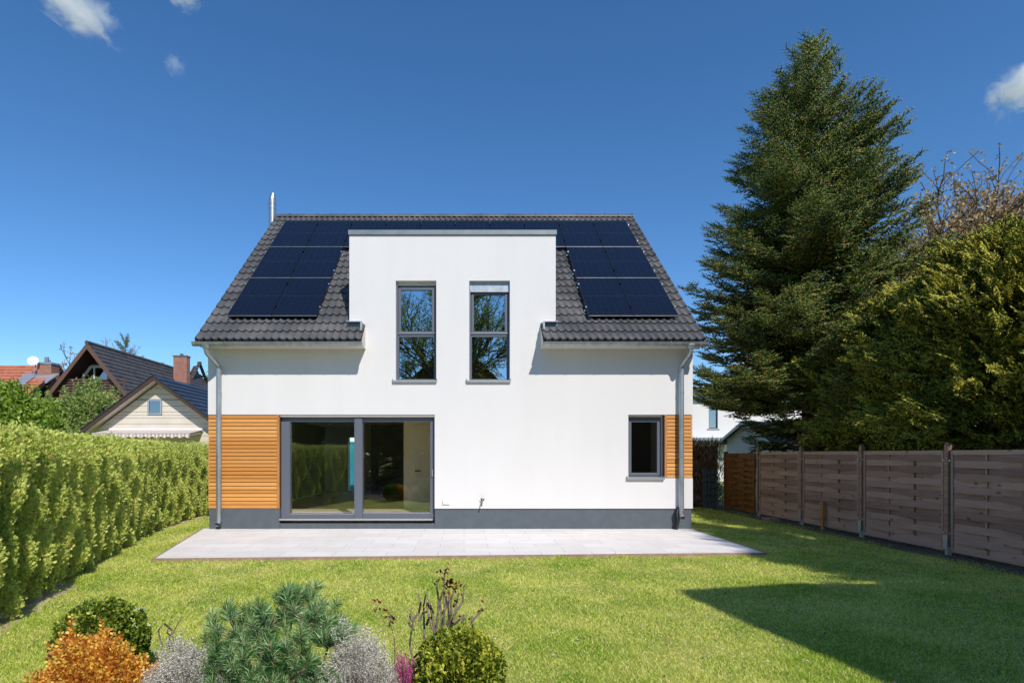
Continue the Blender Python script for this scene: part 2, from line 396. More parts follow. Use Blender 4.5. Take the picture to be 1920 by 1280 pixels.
def strip(name, line, w0, w1, z, m, seed):
    r = random.Random(seed); vs = []; n = 90
    for i in range(n + 1):
        t = i / n * (len(line) - 1); k = min(int(t), len(line) - 2); f = t - k
        x = line[k][0] * (1 - f) + line[k + 1][0] * f; y = line[k][1] * (1 - f) + line[k + 1][1] * f
        vs += [(x - w0, y, z), (x + w1 * r.uniform(.55, 1.25), y + r.uniform(-.02, .02), z)]
    o = MB().add(vs, [(2 * i, 2 * i + 1, 2 * i + 3, 2 * i + 2) for i in range(n)]).build(name, m); o['kind'] = 'structure'; return o
HL = [(-3.6, 2.7), (-4.46, 5.36), (-4.98, 6.9), (-5.75, 9.2), (-6.63, 12.1), (-6.95, 14.5), (-7.2, 17.5)]    # foot of the left hedge
strip('soil_strip', [(x, y) for x, y in HL], .6, .16, .006, M['dry_soil'], 3)
fx0 = 7.85
strip('soil_bed', [(fx0, 2), (fx0, 9), (fx0, 18)], .0, .35, .004, M['soil'], 4)
strip('soil_bed', [(fx0 - .02, 2), (fx0 - .05, 9), (fx0 - .1, 18)], .38, .02, .009, M['soil'], 5)
bed = MB().add([(-9, -10, .006), (7, -10, .006), (1.6, 2.0, .006), (1.0, 2.6, .006), (.62, 3.7, .006), (.1, 3.92, .006), (-.9, 3.85, .006), (-1.8, 3.9, .006), (-2.9, 4.0, .006), (-3.6, 3.6, .006), (-3.9, 2, .006)],
               [tuple(range(11))]).build('flower_bed', M['soil']); bed['kind'] = 'structure'

def in_poly(x, y, poly):
    c = np.zeros(len(x), bool); n = len(poly)
    for i in range(n):
        x0, y0 = poly[i]; x1, y1 = poly[(i + 1) % n]
        k = ((y0 > y) != (y1 > y)) & (x < (x1 - x0) * (y - y0) / (y1 - y0 + 1e-12) + x0); c ^= k
    return c
def grass():
    zs = []; bands = [(3.3, 4.5, 12000), (4.5, 5.8, 9000), (5.8, 7.5, 6500), (7.5, 9.5, 4500), (9.5, 13, 2800), (13, 19, 1300)]
    P = []
    for y0, y1, dn in bands:
        xl = -.86 * y1 - .3; xr = min(1.02 * y1 + .2, 8.2); n = int((xr - xl) * (y1 - y0) * dn)
        P.append(np.stack([rng.uniform(xl, xr, n), rng.uniform(y0, y1, n)], 1))
    P = np.vstack(P); x, y = P[:, 0], P[:, 1]
    hx = np.interp(y, [a[1] for a in HL], [a[0] for a in HL]) + .1 + rng.uniform(-.14, .08, len(x))
    ok = (x > hx) & (x < fx0 - .25 + rng.uniform(-.2, .1, len(x))) & ~in_poly(x, y, TER) & ~((x > -5.35) & (x < 4.78) & (y > 11.3)) & (rng.random(len(x)) < np.where((x<1)&(y<3.85)&(x>-3.3), .12, 1))
    x, y = x[ok], y[ok]; n = len(x)
    tall = .75 + .35 * np.sin(x * 3.1 + 1.3 * np.sin(y * 2.3)) * np.sin(y * 2.7 + x) + .25 * rng.random(n)
    h = .020 * tall * rng.uniform(.5, 1.3, n) * (1 + .03 * y); wd = .0021 * (1 + y * .16) * rng.uniform(.7, 1.3, n)
    cx_ = rng.uniform(-5, 7.5, 170); cy_ = rng.uniform(3.5, 9, 170); cr_ = rng.uniform(.04, .13, 170); bo = np.ones(n)
    for a_, b_, r_ in zip(cx_, cy_, cr_):
        q_ = (np.abs(x - a_) < .35) & (np.abs(y - b_) < .35); bo[q_] = np.maximum(bo[q_], 1 + 1.3 * np.exp(-((x[q_] - a_) ** 2 + (y[q_] - b_) ** 2) / r_ ** 2))
    h = h * bo
    a = rng.uniform(0, 2 * np.pi, n); la = rng.uniform(0, 2 * np.pi, n); le = h * rng.uniform(.2, 1.7, n)
    b0 = np.stack([x - np.cos(a) * wd, y - np.sin(a) * wd, np.zeros(n)], 1); b1 = np.stack([x + np.cos(a) * wd, y + np.sin(a) * wd, np.zeros(n)], 1)
    tp = np.stack([x + np.cos(la) * le, y + np.sin(la) * le, h], 1)
    V = np.stack([b0, b1, tp], 1); V[:, :, 2] += gz(x, y)[:, None]; V = V.reshape(-1, 3); Fc = np.arange(3 * n).reshape(-1, 3)
    o = npmesh('grass', V, Fc, None, M['grass']); o['kind'] = 'stuff'; tag(o, 'short yellowish green lawn grass in front of the white house', 'grass')
grass()

# ------------------------------------------------------------------ the white house
S = .011
fx = lambda p: (p - 870) * S
fz = lambda p: CH + (852 - p) * S
YF, XL, XR = 11.5, fx(390), fx(1299)
house = thing('house', 'white rendered detached house with dark pitched roof, solar panels and flat topped dormer front', 'house', (0, 15.9, 0))
DL, DR = fx(655), fx(1042)
ZP = fz(953)                                          # top of the plinth
EY, EZ, TN = 11.06, CH + 2.264, .933                  # eave line of the roof surface and its slope
RY = 15.9; CS = 1 / math.hypot(1, TN)
rz = lambda y: EZ + TN * (y - EY)
def grid_wall(mb, xs, zs, filled, y0, y1, m=0):
    n, k = len(xs) - 1, len(zs) - 1
    ok = [[filled((xs[i] + xs[i + 1]) / 2, (zs[j] + zs[j + 1]) / 2) for j in range(k)] for i in range(n)]
    g_ = lambda i, j: 0 <= i < n and 0 <= j < k and ok[i][j]
    for i in range(n):
        for j in range(k):
            if not ok[i][j]: continue
            a, b, c, d = xs[i], xs[i + 1], zs[j], zs[j + 1]
            mb.add([(a, y0, c), (b, y0, c), (b, y0, d), (a, y0, d)], [(0, 1, 2, 3)], m)
            mb.add([(a, y1, c), (b, y1, c), (b, y1, d), (a, y1, d)], [(3, 2, 1, 0)], m)
            if not g_(i - 1, j): mb.add([(a, y0, c), (a, y1, c), (a, y1, d), (a, y0, d)], [(3, 2, 1, 0)], m)
            if not g_(i + 1, j): mb.add([(b, y0, c), (b, y1, c), (b, y1, d), (b, y0, d)], [(0, 1, 2, 3)], m)
            if not g_(i, j - 1): mb.add([(a, y0, c), (b, y0, c), (b, y1, c), (a, y1, c)], [(3, 2, 1, 0)], m)
            if not g_(i, j + 1): mb.add([(a, y0, d), (b, y0, d), (b, y1, d), (a, y1, d)], [(0, 1, 2, 3)], m)
OPEN = {'w1': (742, 818, 526, 714), 'w2': (880, 956, 526, 714), 'door': (524, 815, 777, 978), 'w3': (1178, 1246, 777, 896)}
def is_open(x, z):
    for a, b, c, d in OPEN.values():
        if fx(a) < x < fx(b) and fz(d) < z < fz(c): return True
    if x < fx(524) and z < fz(777): return True         # timber field left
    if x > fx(1246) and fz(896) < z < fz(777): return True
    return False
xs = sorted({XL, XR, DL, DR, *[fx(v) for o in OPEN.values() for v in o[:2]]})
zs = sorted({ZP, fz(620), fz(441), *[fz(v) for o in OPEN.values() for v in o[2:]]})
ZT = fz(441)
wb = MB()
grid_wall(wb, xs, zs, lambda x, z: not is_open(x, z) and (z < fz(620) or DL < x < DR) and z > ZP, YF, YF + .34)
wb.build('facade_wall', M['stucco'], house)
# dormer cheeks and flat roof
db = MB()
for x0, x1 in ((DL, DL + .25), (DR - .25, DR)):
    db.box(x0, x1, YF + .34, 14.2, fz(640), ZT)
db.box(DL + .25, DR - .25, YF + .34, 14.3, ZT - .25, ZT - .02)
db.split('dormer_cheek', M['stucco'], house)
cb = MB(); cz = fz(432)
cb.box(DL - .02, DR + .02, YF - .035, YF + .2, ZT, cz); cb.box(DL - .02, DL + .2, YF + .2, 14.1, ZT, cz); cb.box(DR - .2, DR + .02, YF + .2, 14.1, ZT, cz)
cb.build('coping', M['coping'], house, bevel=.006)
# side and back walls
def gable(x0, x1, z0, drop=.2):
    return [(x0, YF + .34, z0), (x0, 2 * RY - YF, z0), (x0, 2 * RY - YF, rz(YF) - drop), (x0, RY, rz(RY) - drop), (x0, YF + .34, rz(YF + .34) - drop)]
sb = MB(); sb.slab(gable(XL, 0, .1), (.3, 0, 0)); sb.build('side_wall', M['stucco'], house)
sb = MB(); sb.slab(gable(XR - .3, 0, .1), (.3, 0, 0)); sb.build('side_wall', M['stucco'], house)
YB = 2 * RY - YF; bx0, bx1 = -4.15, -3.32
bb = MB(); grid_wall(bb, [XL + .3, bx0, bx1, XR - .3], [.1, .35, 2.25, rz(YF) - .25], lambda x, z: not (bx0 < x < bx1 and .35 < z < 2.25), YB - .34, YB)
bb.build('back_wall', M['stucco'], house)
# solid wall behind the timber fields and lower left pier
pb = MB(); pb.box(XL, fx(524), YF + .07, YF + .34, ZP, fz(777)); pb.box(fx(1246), XR, YF + .07, YF + .34, fz(896), fz(777)); pb.split('wall_backing', M['black'], house)
# plinth
pb = MB(); pb.box(XL + .02, fx(524), YF + .012, YF + .34, -.1, ZP); pb.box(fx(524) + .004, fx(815), YF + .03, YF + .34, -.1, fz(981))
pb.box(fx(815) + .004, XR - .02, YF + .02, YF + .34, -.1, ZP - .012); pb.split('plinth', M['plinth'], house)
MB().box(fx(817), XR, YF + .012, YF + .1, ZP - .016, ZP - .002).build('drip_strip', M['black'], house)
# timber cladding
def cladding(x0, x1, z0, z1, trim_left, name='timber_cladding'):
    mb = MB(); n = round((z1 - z0) / .077); h = (z1 - z0) / n; r = random.Random(int(x0 * 100))
    tx0, tx1 = (x0, x1 - .05) if not trim_left else (x0 + .05, x1)
    for i in range(n):
        j = r.uniform(-.003, .003); zb = z0 + i * h; y0 = YF + .004 + j
        # a board with a slightly proud lower edge and a shadow gap
        mb.add([(tx0, y0, zb + .004), (tx1, y0, zb + .004), (tx1, y0 + .012, zb + h - .009), (tx0, y0 + .012, zb + h - .009),
                (tx0, y0 + .05, zb + .004), (tx1, y0 + .05, zb + .004), (tx1, y0 + .05, zb + h - .009), (tx0, y0 + .05, zb + h - .009)],
               [(0, 1, 2, 3), (4, 7, 6, 5), (0, 4, 5, 1), (3, 2, 6, 7), (0, 3, 7, 4), (1, 5, 6, 2)])
    o = mb.build(name, M['larch_board'], house)
    t = MB(); a, b = (x1 - .047, x1 - .004) if not trim_left else (x0 + .004, x0 + .047); t.box(a, b, YF - .004, YF + .06, z0, z1)
    t.build('trim_board', M['larch_trim'], o)
def island_wood(name, c1, c2, c3, stretch, knots=True):
    m = mat(name, c1, c2, 6, .6, stretch=stretch, island=True, c3=c3, bump=.12, bscale=30, p1=.3, p2=.7)
    return m
M['larch_board'] = island_wood('larch_board', (.50, .205, .035), (.67, .32, .08), (.58, .255, .052), (.7, 1, 12))
cladding(XL + .004, fx(524) - .003, ZP + .004, fz(777) - .004, False)
cladding(fx(1246) + .003, XR - .004, fz(896) + .004, fz(777) - .004, True)
# interior
ib = MB(); zf = .33
ib.box(XL + .3, XR - .3, YF + .34, YB - .34, .12, zf - .03)
ib.build('room_floor', M['inner_floor'], house)
ib = MB(); ib.box(XL + .3, XR - .3, YF + .34, YB - .34, 2.62, 2.9); ib.box(-1.43, .299, 13.7, 13.85, zf - .03, 2.62); ib.box(-1.5, -1.4, 13.86, YB - .34, zf - .03, 2.62)
ib.box(.15, .3, YF + .34, 13.69, zf - .03, 2.62)
ib.box(-3.2, -3.1, 16.5, YB - .34, zf - .03, 2.62)
ib.split('room_wall', M['inner_cream'], house)
ib = MB(); ib.box(XL + .301, XL + .31, YF + .35, YB - .35, zf, 2.61); ib.box(-3.1, -1.6, 18.6, 18.7, zf - .03, 2.62); ib.split('room_dark_panel', M['inner'], house); MB().box(.3, XR - .3, 13.2, 13.3, zf - .03, 2.62).build('room_dark_panel', M['inner_dark'], house)  # added dark panels, their colour stands in for the unlit depth of the rooms
dd = MB(); dd.box(-1.26, -.42, 13.66, 13.698, zf - .03, 2.35); dd.box(-1.18, -.5, 13.648, 13.66, 1.2, 2.2); dd.box(-1.18, -.5, 13.648, 13.66, .5, 1.1)
dd.build('inner_door', M['inner_cream'], house)
MB().box(-1.2, -1.06, 13.60, 13.63, 1.22, 1.25).build('inner_door_handle', M['black'], house)
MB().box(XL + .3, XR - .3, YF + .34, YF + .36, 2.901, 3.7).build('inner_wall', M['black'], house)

def pane_box(mb, x0, x1, z0, z1, y): mb.box(x0, x1, y, y + .02, z0, z1)
def rect_frame(mb, x0, x1, z0, z1, y0, y1, wl, wr=None, wt=None, wbm=None, m=0):
    wr = wl if wr is None else wr; wt = wl if wt is None else wt; wbm = wl if wbm is None else wbm
    mb.box(x0, x0 + wl, y0, y1, z0, z1, m); mb.box(x1 - wr, x1, y0, y1, z0, z1, m)
    mb.box(x0 + wl, x1 - wr, y0 + .001, y1, z1 - wt, z1, m); mb.box(x0 + wl, x1 - wr, y0 + .001, y1, z0, z0 + wbm, m)
def sill(x0, x1, z, par, depth=.12):
    mb = MB(); mb.add([(x0, YF + .12, z + .028), (x1, YF + .12, z + .028), (x1, YF - .055, z + .012), (x0, YF - .055, z + .012),
                       (x0, YF + .12, z), (x1, YF + .12, z), (x1, YF - .055, z - .028), (x0, YF - .055, z - .028)],
                      [(3, 2, 1, 0), (4, 5, 6, 7), (3, 7, 6, 2), (0, 4, 7, 3), (1, 2, 6, 5), (0, 1, 5, 4)])
    for x in (x0, x1): mb.box(x - .008, x + .008, YF - .05, YF + .12, z, z + .045)
    mb.build('sill', M['alu'], par)
def tall_window(key, blind):
    a, b, c, d = OPEN[key]; x0, x1, z1, z0 = fx(a), fx(b), fz(c), fz(d); Y = YF + .13
    top = z1 - (.07 if not blind else .17)
    f = MB(); rect_frame(f, x0, x1, z0, top, Y, Y + .07, .055); zm = fz(629); f.box(x0 + .055, x1 - .055, Y - .004, Y + .07, zm, zm + .075)
    rect_frame(f, x0 + .045, x1 - .045, zm + .065, top - .04, Y - .016, Y + .05, .05)
    o = f.build('window', M['frame'], house, bevel=.003)
    p = MB(); pane_box(p, x0 + .096, x1 - .096, zm + .116, top - .091, Y + .02); p.build('pane', M['glass'], o)
    p = MB(); pane_box(p, x0 + .056, x1 - .056, z0 + .056, zm - .001, Y + .03); p.build('pane', M['glass'], o)
    MB().box(x0 + .03, x1 - .03, Y - .03, Y - .017, zm + .062, zm + .075).box(x0 + .03, x1 - .03, Y - .03, Y - .002, z0 + .02, z0 + .03).split('drip_bar', M['alu'], o)
    if blind: MB().box(x0 + .01, x1 - .01, Y - .05, Y + .04, top, z1 - .004).box(x0 + .02, x1 - .02, Y - .06, Y - .04, top - .045, top + .02).build('roller_blind', M['zinc'], o)
    else: MB().box(x0 + .01, x1 - .01, Y - .03, Y + .05, top, z1 - .004).build('blind_box', M['soffit'], o)
    g_ = MB(); g_.box(x0 + .002, x0 + .03, Y - .05, Y - .018, z0 + .02, top); g_.box(x1 - .03, x1 - .002, Y - .05, Y - .018, z0 + .02, top); g_.split('guide_rail', M['frame'], o)
    sill(x0 - .055, x1 + .015, z0, o)
    MB().box(x0 + .03, x1 - .03, YF + .5, YF + .6, z0 - .2, z0 + .3).build('room_dark_panel', M['black'], o)  # black sheet behind the glass, the dimness of the room as colour
    return o
tall_window('w1', False)['label'] = 'tall two part upper window with beige blind box'
tall_window('w2', True)['label'] = 'tall two part upper window with silver roller blind edge lowered'
# small right window
a, b, c, d = OPEN['w3']; x0, x1, z1, z0 = fx(a), fx(b), fz(c), fz(d); Y = YF + .15
f = MB(); rect_frame(f, x0, x1, z0, z1 - .04, Y, Y + .07, .06); rect_frame(f, x0 + .05, x1 - .05, z0 + .05, z1 - .09, Y - .015, Y + .05, .055)
o = f.build('window', M['frame'], house, bevel=.003)
p = MB(); pane_box(p, x0 + .106, x1 - .106, z0 + .106, z1 - .146, Y + .02); p.build('pane', M['glass_low'], o)
MB().box(x1 - .035, x1 - .004, Y - .05, Y - .018, z0 + .02, z1 - .04).box(x0 + .004, x0 + .035, Y - .05, Y - .018, z0 + .02, z1 - .04).split('guide_rail', M['alu'], o)
MB().box(x0 + .01, x1 - .01, Y - .05, Y + .05, z1 - .038, z1 - .003).build('blind_box', M['soffit'], o)
sill(x0 - .03, x1 - .01, z0, o)
# sliding terrace door
a, b, c, d = OPEN['door']; x0, x1, z1, z0 = fx(a), fx(b), fz(c), fz(d); Y = YF + .10; xm0, xm1 = fx(663), fx(678)
f = MB()
f.box(x0 + .005, fx(541), Y - .01, Y + .12, z0 + .07, z1 - .14)                # left stile
f.box(xm0, xm1, Y - .03, Y + .12, z0 + .06, z1 - .05)                      # centre post
f.box(x0 + .005, x1 - .005, Y + .02, Y + .13, z1 - .14, z1 - .04)
f.box(fx(541), xm0, Y, Y + .1, z0 + .07, z0 + .16); f.box(xm1, x1 - .09, Y + .03, Y + .1, z0 + .07, z0 + .18)
f.box(fx(806), x1 - .004, Y + .02, Y + .12, z0 + .07, z1 - .14)
door = f.build('sliding_door', M['frame'], house, bevel=.004); door['label'] = 'wide anthracite sliding terrace door with two large panes'
p = MB(); pane_box(p, fx(541) + .002, xm0 - .002, z0 + .161, z1 - .142, Y + .05); p.build('pane', M['glass_low'], door)
p = MB(); pane_box(p, xm1 + .002, fx(806) - .002, z0 + .181, z1 - .142, Y + .07); p.build('pane', M['glass_low'], door)
MB().box(x0 - .0, x1 - .04, YF - .03, Y + .12, z0 + .035, z0 + .066).build('threshold', M['alu'], door)
MB().box(x0 + .005, x1 - .005, Y - .07, Y + .01, z1 - .042, z1 - .003).build('blind_box', M['soffit'], door)
MB().box(fx(809), fx(811), Y - .02, Y + .018, fz(893), fz(880)).box(fx(541), xm0, Y - .006, Y - .001, z0 + .15, z0 + .162).box(xm1, fx(806), Y + .022, Y + .028, z0 + .168, z0 + .182).split('handle', M['alu'], door)

# roof: interlocking tiles as real waves, row by row
def tile_wave(x):
    t = (x / .15) % 1.0
    return .034 * np.where(t < .42, np.sin(np.pi * t / .42) ** .75, -.10 * np.sin(np.pi * (t - .42) / .58))
def tiled(mb_name, x0, x1, yA, yB, zA, zB, rows, cut, parent, mtl, step=.01875, side=1):
    """rows of tiles from the eave (A) to the ridge (B); cut(row) -> (x0, x1) gap or None"""
    SL = math.hypot(yB - yA, zB - zA); dy, dz = (yB - yA) / SL, (zB - zA) / SL; ny, nz = -dz * side, dy * side
    ny, nz = (-abs(dz) if yB > yA else abs(dz)), abs(dy)
    Vs = []; Fs = []; o = 0; rs = random.Random(3)
    for r_ in range(rows):
        s0 = SL * r_ / rows - (.03 if r_ else .0); s1 = SL * (r_ + 1) / rows
        spans = [(x0, x1)]; cc = cut(r_)
        if cc: spans = [(x0, cc[0]), (cc[1], x1)]
        for a, b in spans:
            n = int((b - a) / step); X = np.linspace(a, b, n + 1)
            jit = np.array([rs.uniform(-.004, .004) for _ in range(int((x1 - x0) / .3) + 3)])[((X - x0) / .3).astype(int)]
            h = tile_wave(X - x0); rowsv = []
            # lip: arc the front edge downwards where the wave is low
            for s_, off in ((s0, -.004), (s0, .040), (s0 + .012, .046), (s1, .002)):
                sc_ = 1.0
                yy = yA + dy * (s_ + (jit if s_ != s1 else 0)) + ny * (off + h * sc_); zz = zA + dz * (s_ + (jit if s_ != s1 else 0)) + nz * (off + h * sc_)
                rowsv.append(np.stack([X, yy, zz], 1))
            V = np.vstack(rowsv); k = n + 1
            i = np.arange(n)
            for q in range(3):
                Fs.append(np.stack([q * k + i, q * k + i + 1, (q + 1) * k + i + 1, (q + 1) * k + i], 1) + o)
            Vs.append(V); o += len(V)
    ob = npmesh(mb_name, np.vstack(Vs), np.vstack(Fs), None, mtl, parent)
    ob.data.polygons.foreach_set('use_smooth', [True] * len(ob.data.polygons)); ob.data.set_sharp_from_angle(angle=R(50))
    return ob
RX0, RX1 = -5.33, 4.79
NR = 20
def cutfn(r_):
    y_f = EY + (RY - EY) * r_ / NR
    return ((fx(679) * .97, fx(1018) * .97) if r_ < 2 else (DL + .04, DR - .04)) if y_f < YF + .35 else None
roof = tiled('roof', RX0, RX1, EY, RY - .02, EZ, rz(RY - .02), NR, cutfn, house, M['tile'])
tiled('back_roof', RX0, RX1, 2 * RY - EY, RY + .02, EZ, rz(RY - .02), NR, lambda r: None, house, M['tile'], step=.075)
# under-roof slab and verge
ub = MB()
def slope_slab(mb, x0, x1, ya, yb, t0, t1):
    mb.slab([(x0, ya, rz(ya) - t0), (x0, yb, rz(yb) - t0), (x0, yb, rz(yb) - t1), (x0, ya, rz(ya) - t1)], (x1 - x0, 0, 0))
slope_slab(ub, RX0 + .03, RX1 - .03, YF + .36, RY, .015, .17)
slope_slab(ub, RX0 + .03, fx(679) * .97, EY + .02, YF + .36, .015, .12); slope_slab(ub, fx(1018) * .97, RX1 - .03, EY + .02, YF + .36, .015, .12)
mir = lambda y: 2 * RY - y
ub.slab([(RX0 + .03, mir(EY), EZ - .015), (RX0 + .03, RY, rz(RY) - .015), (RX0 + .03, RY, rz(RY) - .17), (RX0 + .03, mir(EY), EZ - .17)], (RX1 - RX0 - .06, 0, 0))
ub.build('roof_deck', M['black'], roof)
vb = MB()
for x in (RX0 - .012, RX1 - .03):
    for r_ in range(NR):
        y0_ = EY + (RY - EY) * r_ / NR; y1_ = EY + (RY - EY) * (r_ + 1) / NR + .02
        vb.slab([(x, y0_, rz(y0_) + .062), (x, y1_, rz(y1_) + .03), (x, y1_, rz(y1_) - .09), (x, y0_, rz(y0_) - .07)], (.042, 0, 0))
vb.split('verge_tiles', M['tile'], roof, per=NR)
rb = MB(); n = 26; L_ = (RX1 - RX0) / n
for i in range(n):
    xa = RX0 + i * L_; pts = []; r0_, r1_ = .125, .112
    for (x, rr) in ((xa - .01, r1_), (xa + L_ * .93, r1_), (xa + L_ * .93, r0_), (xa + L_ + .015, r0_)):
        for k in range(9):
            t = math.pi * k / 8; pts.append((x, RY - rr * math.cos(t), rz(RY) - .04 + rr * math.sin(t) * .95))
    fs = [(q * 9 + k, q * 9 + k + 1, (q + 1) * 9 + k + 1, (q + 1) * 9 + k) for q in range(3) for k in range(8)]
    fs += [tuple(range(9)), tuple(range(27, 36))[::-1]]
    rb.add(pts, fs)
rb.build('ridge_tiles', M['tile'], roof, smooth=True)
# boxed soffit, fascia
so = MB()
for xa, xb in ((RX0 + .0, fx(679) * .965), (fx(1018) * .965, RX1 - .0)):
    so.box(xa, xb, EY + .06, YF - .001, fz(657) + .03, fz(657) + .055); so.box(xa, xb, EY + .035, EY + .06, fz(657) + .03, EZ - .045)
    for xe in (xa + .005, xb - .03):
        so.slab([(xe, EY + .065, fz(657) + .06), (xe, YF, fz(657) + .06), (xe, YF, rz(YF) - .03), (xe, EY + .065, rz(EY + .06) - .03)], (.025, 0, 0))
so.split('soffit', M['soffit'], house, per=4)
# gutters
for gi, (xa, xb) in enumerate(((RX0 - .03, fx(679) * .955), (fx(1018) * .955, RX1 + .03))):
    gb = MB(); pts = []; rr = .07; yc, zc = EY - .035, EZ - .055
    prof = [(yc + rr * math.cos(t), zc + rr * math.sin(t)) for t in [math.pi * (1 + k / 10) for k in range(11)]]
    prof = [(prof[0][0] - .008, prof[0][1] + .012)] + prof
    inn = [(yc + (rr - .006) * math.cos(t), zc + (rr - .006) * math.sin(t)) for t in [math.pi * (1 + k / 10) for k in range(11)]][::-1]
    loop = prof + inn; n = len(loop)
    gb.add([(xa, y, z) for y, z in loop] + [(xb, y, z) for y, z in loop], [(i, (i + 1) % n, n + (i + 1) % n, n + i) for i in range(n)])
    for xe in (xa, xb - .004):
        gb.slab([(xe, y, z) for y, z in prof[1:]], (.004, 0, 0))
    go = gb.build('gutter', M['zinc'], house, smooth=True)
    br = MB(); k = int((xb - xa) / .55)
    for i in range(k + 1):
        xx = xa + .15 + (xb - xa - .3) * i / k
        br.tube([(xx, yc + (rr + .004) * math.cos(t), zc + (rr + .004) * math.sin(t)) for t in [math.pi * (1 + q / 6) for q in range(7)]], .007, 5)
        br.tube([(xx, yc - rr - .004, zc), (xx, yc - rr + .01, zc + .02), (xx, yc + rr, zc + .01)], .006, 5)
    br.split('gutter_bracket', M['zinc'], go, per=2)
# flashing boxes where the eaves end against the dormer
for xa, xb, so_ in ((DL - .01, fx(679) * .985, 1), (fx(1018) * .985, DR + .01, -1)):
    m_ = MB(); m_.box(xa, xb, 11.27, YF - .004, 4.315, 4.33); m_.box(xa, xb, 11.36, 11.38, 4.16, 4.312, 1)
    xe = xb - .03 if so_ > 0 else xa; m_.box(xe, xe + .03, 11.27, 11.355, 4.13, 4.312); m_.build('flashing', [M['alu'], M['coping']], house)
# downpipes
def downpipe(x, xg, zend, outlet):
    yw = YF - .085; yc, zc = EY - .035, EZ - .12
    mb = MB(); mb.tube([(xg, yc, zc + .02), (xg, yc, zc - .06)], [.085, .055], 14)
    z1 = fz(690)
    mb.tube([(xg, yc, zc - .04), (xg, yc, zc - .10), (xg + (x - xg) * .15, yc + .04, zc - .15), (x - (x - xg) * .1, yw - .03, z1 + .06), (x, yw, z1), (x, yw, z1 - .1)], .046, 14)
    mb.tube([(x, yw, z1 - .06), (x, yw, zend)], .052, 16)
    for z in (z1 - .075, 2.9, 1.6): mb.tube([(x, yw, z + .012), (x, yw, z - .012)], .058, 16)
    mb.tube([(x, yw, zend), (x, yw - .01, zend - .04), (x, yw - .07, zend - .08)], [.05, .05, .05], 14, cap=False)
    o = mb.build('downpipe', M['zinc'], house, smooth=True)
    cb_ = MB()
    for z in (z1 - .09, 1.75, .7): cb_.box(x - .012, x + .012, yw + .04, YF + .0, z - .012, z + .012)
    cb_.split('pipe_clamp', M['zinc'], o)
    return o
downpipe(-5.02, -5.10, fz(974), 0)
d2 = downpipe(4.45, 4.49, fz(962), 0)
MB().tube([(4.40, YF - .03, fz(950)), (4.36, YF - .06, fz(962)), (4.38, YF - .07, fz(975)), (4.34, YF - .09, .1)], [.02, .042, .04, .035], 9).build('hose', M['black'], d2, smooth=True)
MB().tube([(4.42, YF - .1, fz(951)), (4.50, YF - .16, fz(959))], .008, 6).build('pipe_strap', mat('red_strap', (.5, .03, .03)), d2)
# flue
fb = MB(); xx, yy = -5.5, 16.0
fb.tube([(xx, yy, 3.0), (xx, yy, 8.93)], .1, 20); fb.tube([(xx, yy, 8.93), (xx + .01, yy, 9.02), (xx + .02, yy, 9.1)], [.1, .085, .07], 20)
for z in (8.8, 8.66, 7.9, 7.0, 6.1): fb.tube([(xx, yy, z), (xx, yy, z + .03)], .107, 20)
fb.build('flue', M['steel'], house, smooth=True)
# solar panels
def sp(X, Yv, off):            # point above the roof surface
    return (X, Yv - off * TN * CS, rz(Yv) + off * CS)
PWX, PX0 = .934, -4.90
rowsY = [(11.60, 12.84), (12.87, 14.11), (14.14, 15.38)]
def panel(i, ya, yb):
    a, b = PX0 + i * PWX + .006, PX0 + (i + 1) * PWX - .006; w_ = .012; lo_, hi = .10, .14
    mb = MB()
    q = [sp(a, ya, lo_), sp(b, ya, lo_), sp(b, yb, lo_), sp(a, yb, lo_)]; t = [sp(a, ya, hi), sp(b, ya, hi), sp(b, yb, hi), sp(a, yb, hi)]
    mb.add(q + t, [(0, 3, 2, 1), (4, 5, 6, 7), (0, 1, 5, 4), (1, 2, 6, 5), (2, 3, 7, 6), (3, 0, 4, 7)])
    o = mb.build('solar_panel', M['panel_frame'], house)
    me = bpy.data.meshes.new('cells'); off = wloc(o)
    vs = [sp(a + w_, ya + w_, hi + .003), sp(b - w_, ya + w_, hi + .003), sp(b - w_, yb - w_, hi + .003), sp(a + w_, yb - w_, hi + .003)]
    me.from_pydata([(p[0] - off.x, p[1] - off.y, p[2] - off.z) for p in vs], [], [(0, 1, 2, 3)]); me.materials.append(M['solar'])
    uv = me.uv_layers.new(name='UVMap')
    for k_, c_ in enumerate(((0, 0), (1, 0), (1, 1), (0, 1))): uv.data[k_].uv = c_
    me.update(); put(bpy.data.objects.new('cells', me), o)
    cl = MB()
    for yy_ in (ya + .25, yb - .22):
        for xe in (a - .006, b + .006):
            p_ = sp(xe, yy_, hi + .004); cl.box(p_[0] - .014, p_[0] + .014, p_[1] - .02, p_[1] + .02, p_[2] - .012, p_[2] + .014)
    cl.split('clamp', M['clamp'], o)
    rl = MB(); p0 = sp(a, ya, hi - .008); p1 = sp(b, ya, hi + .002); rl.box(a, b, p0[1] - .003, p0[1] + .002, p0[2] - .004, p0[2] + .006); rl.build('edge_trim', M['zinc'], o)
for r_, (ya, yb) in enumerate(rowsY):
    for i in (range(10) if r_ == 2 else (0, 1, 8, 9)): panel(i, ya, yb)
rl = MB()
for (ya, yb) in rowsY:
    for yy_ in (ya + .25, yb - .22):
        spans = [(0, 2), (8, 10)] if ya < 14.0 else [(0, 10)]
        for i0, i1 in spans:
            a, b = sp(PX0 + i0 * PWX - .03, yy_, .06), sp(PX0 + i1 * PWX + .03, yy_, .06); rl.box(a[0], b[0], a[1] - .02, a[1] + .02, a[2] - .02, a[2] + .02)
rl.split('mounting_rail', M['clamp'], roof)
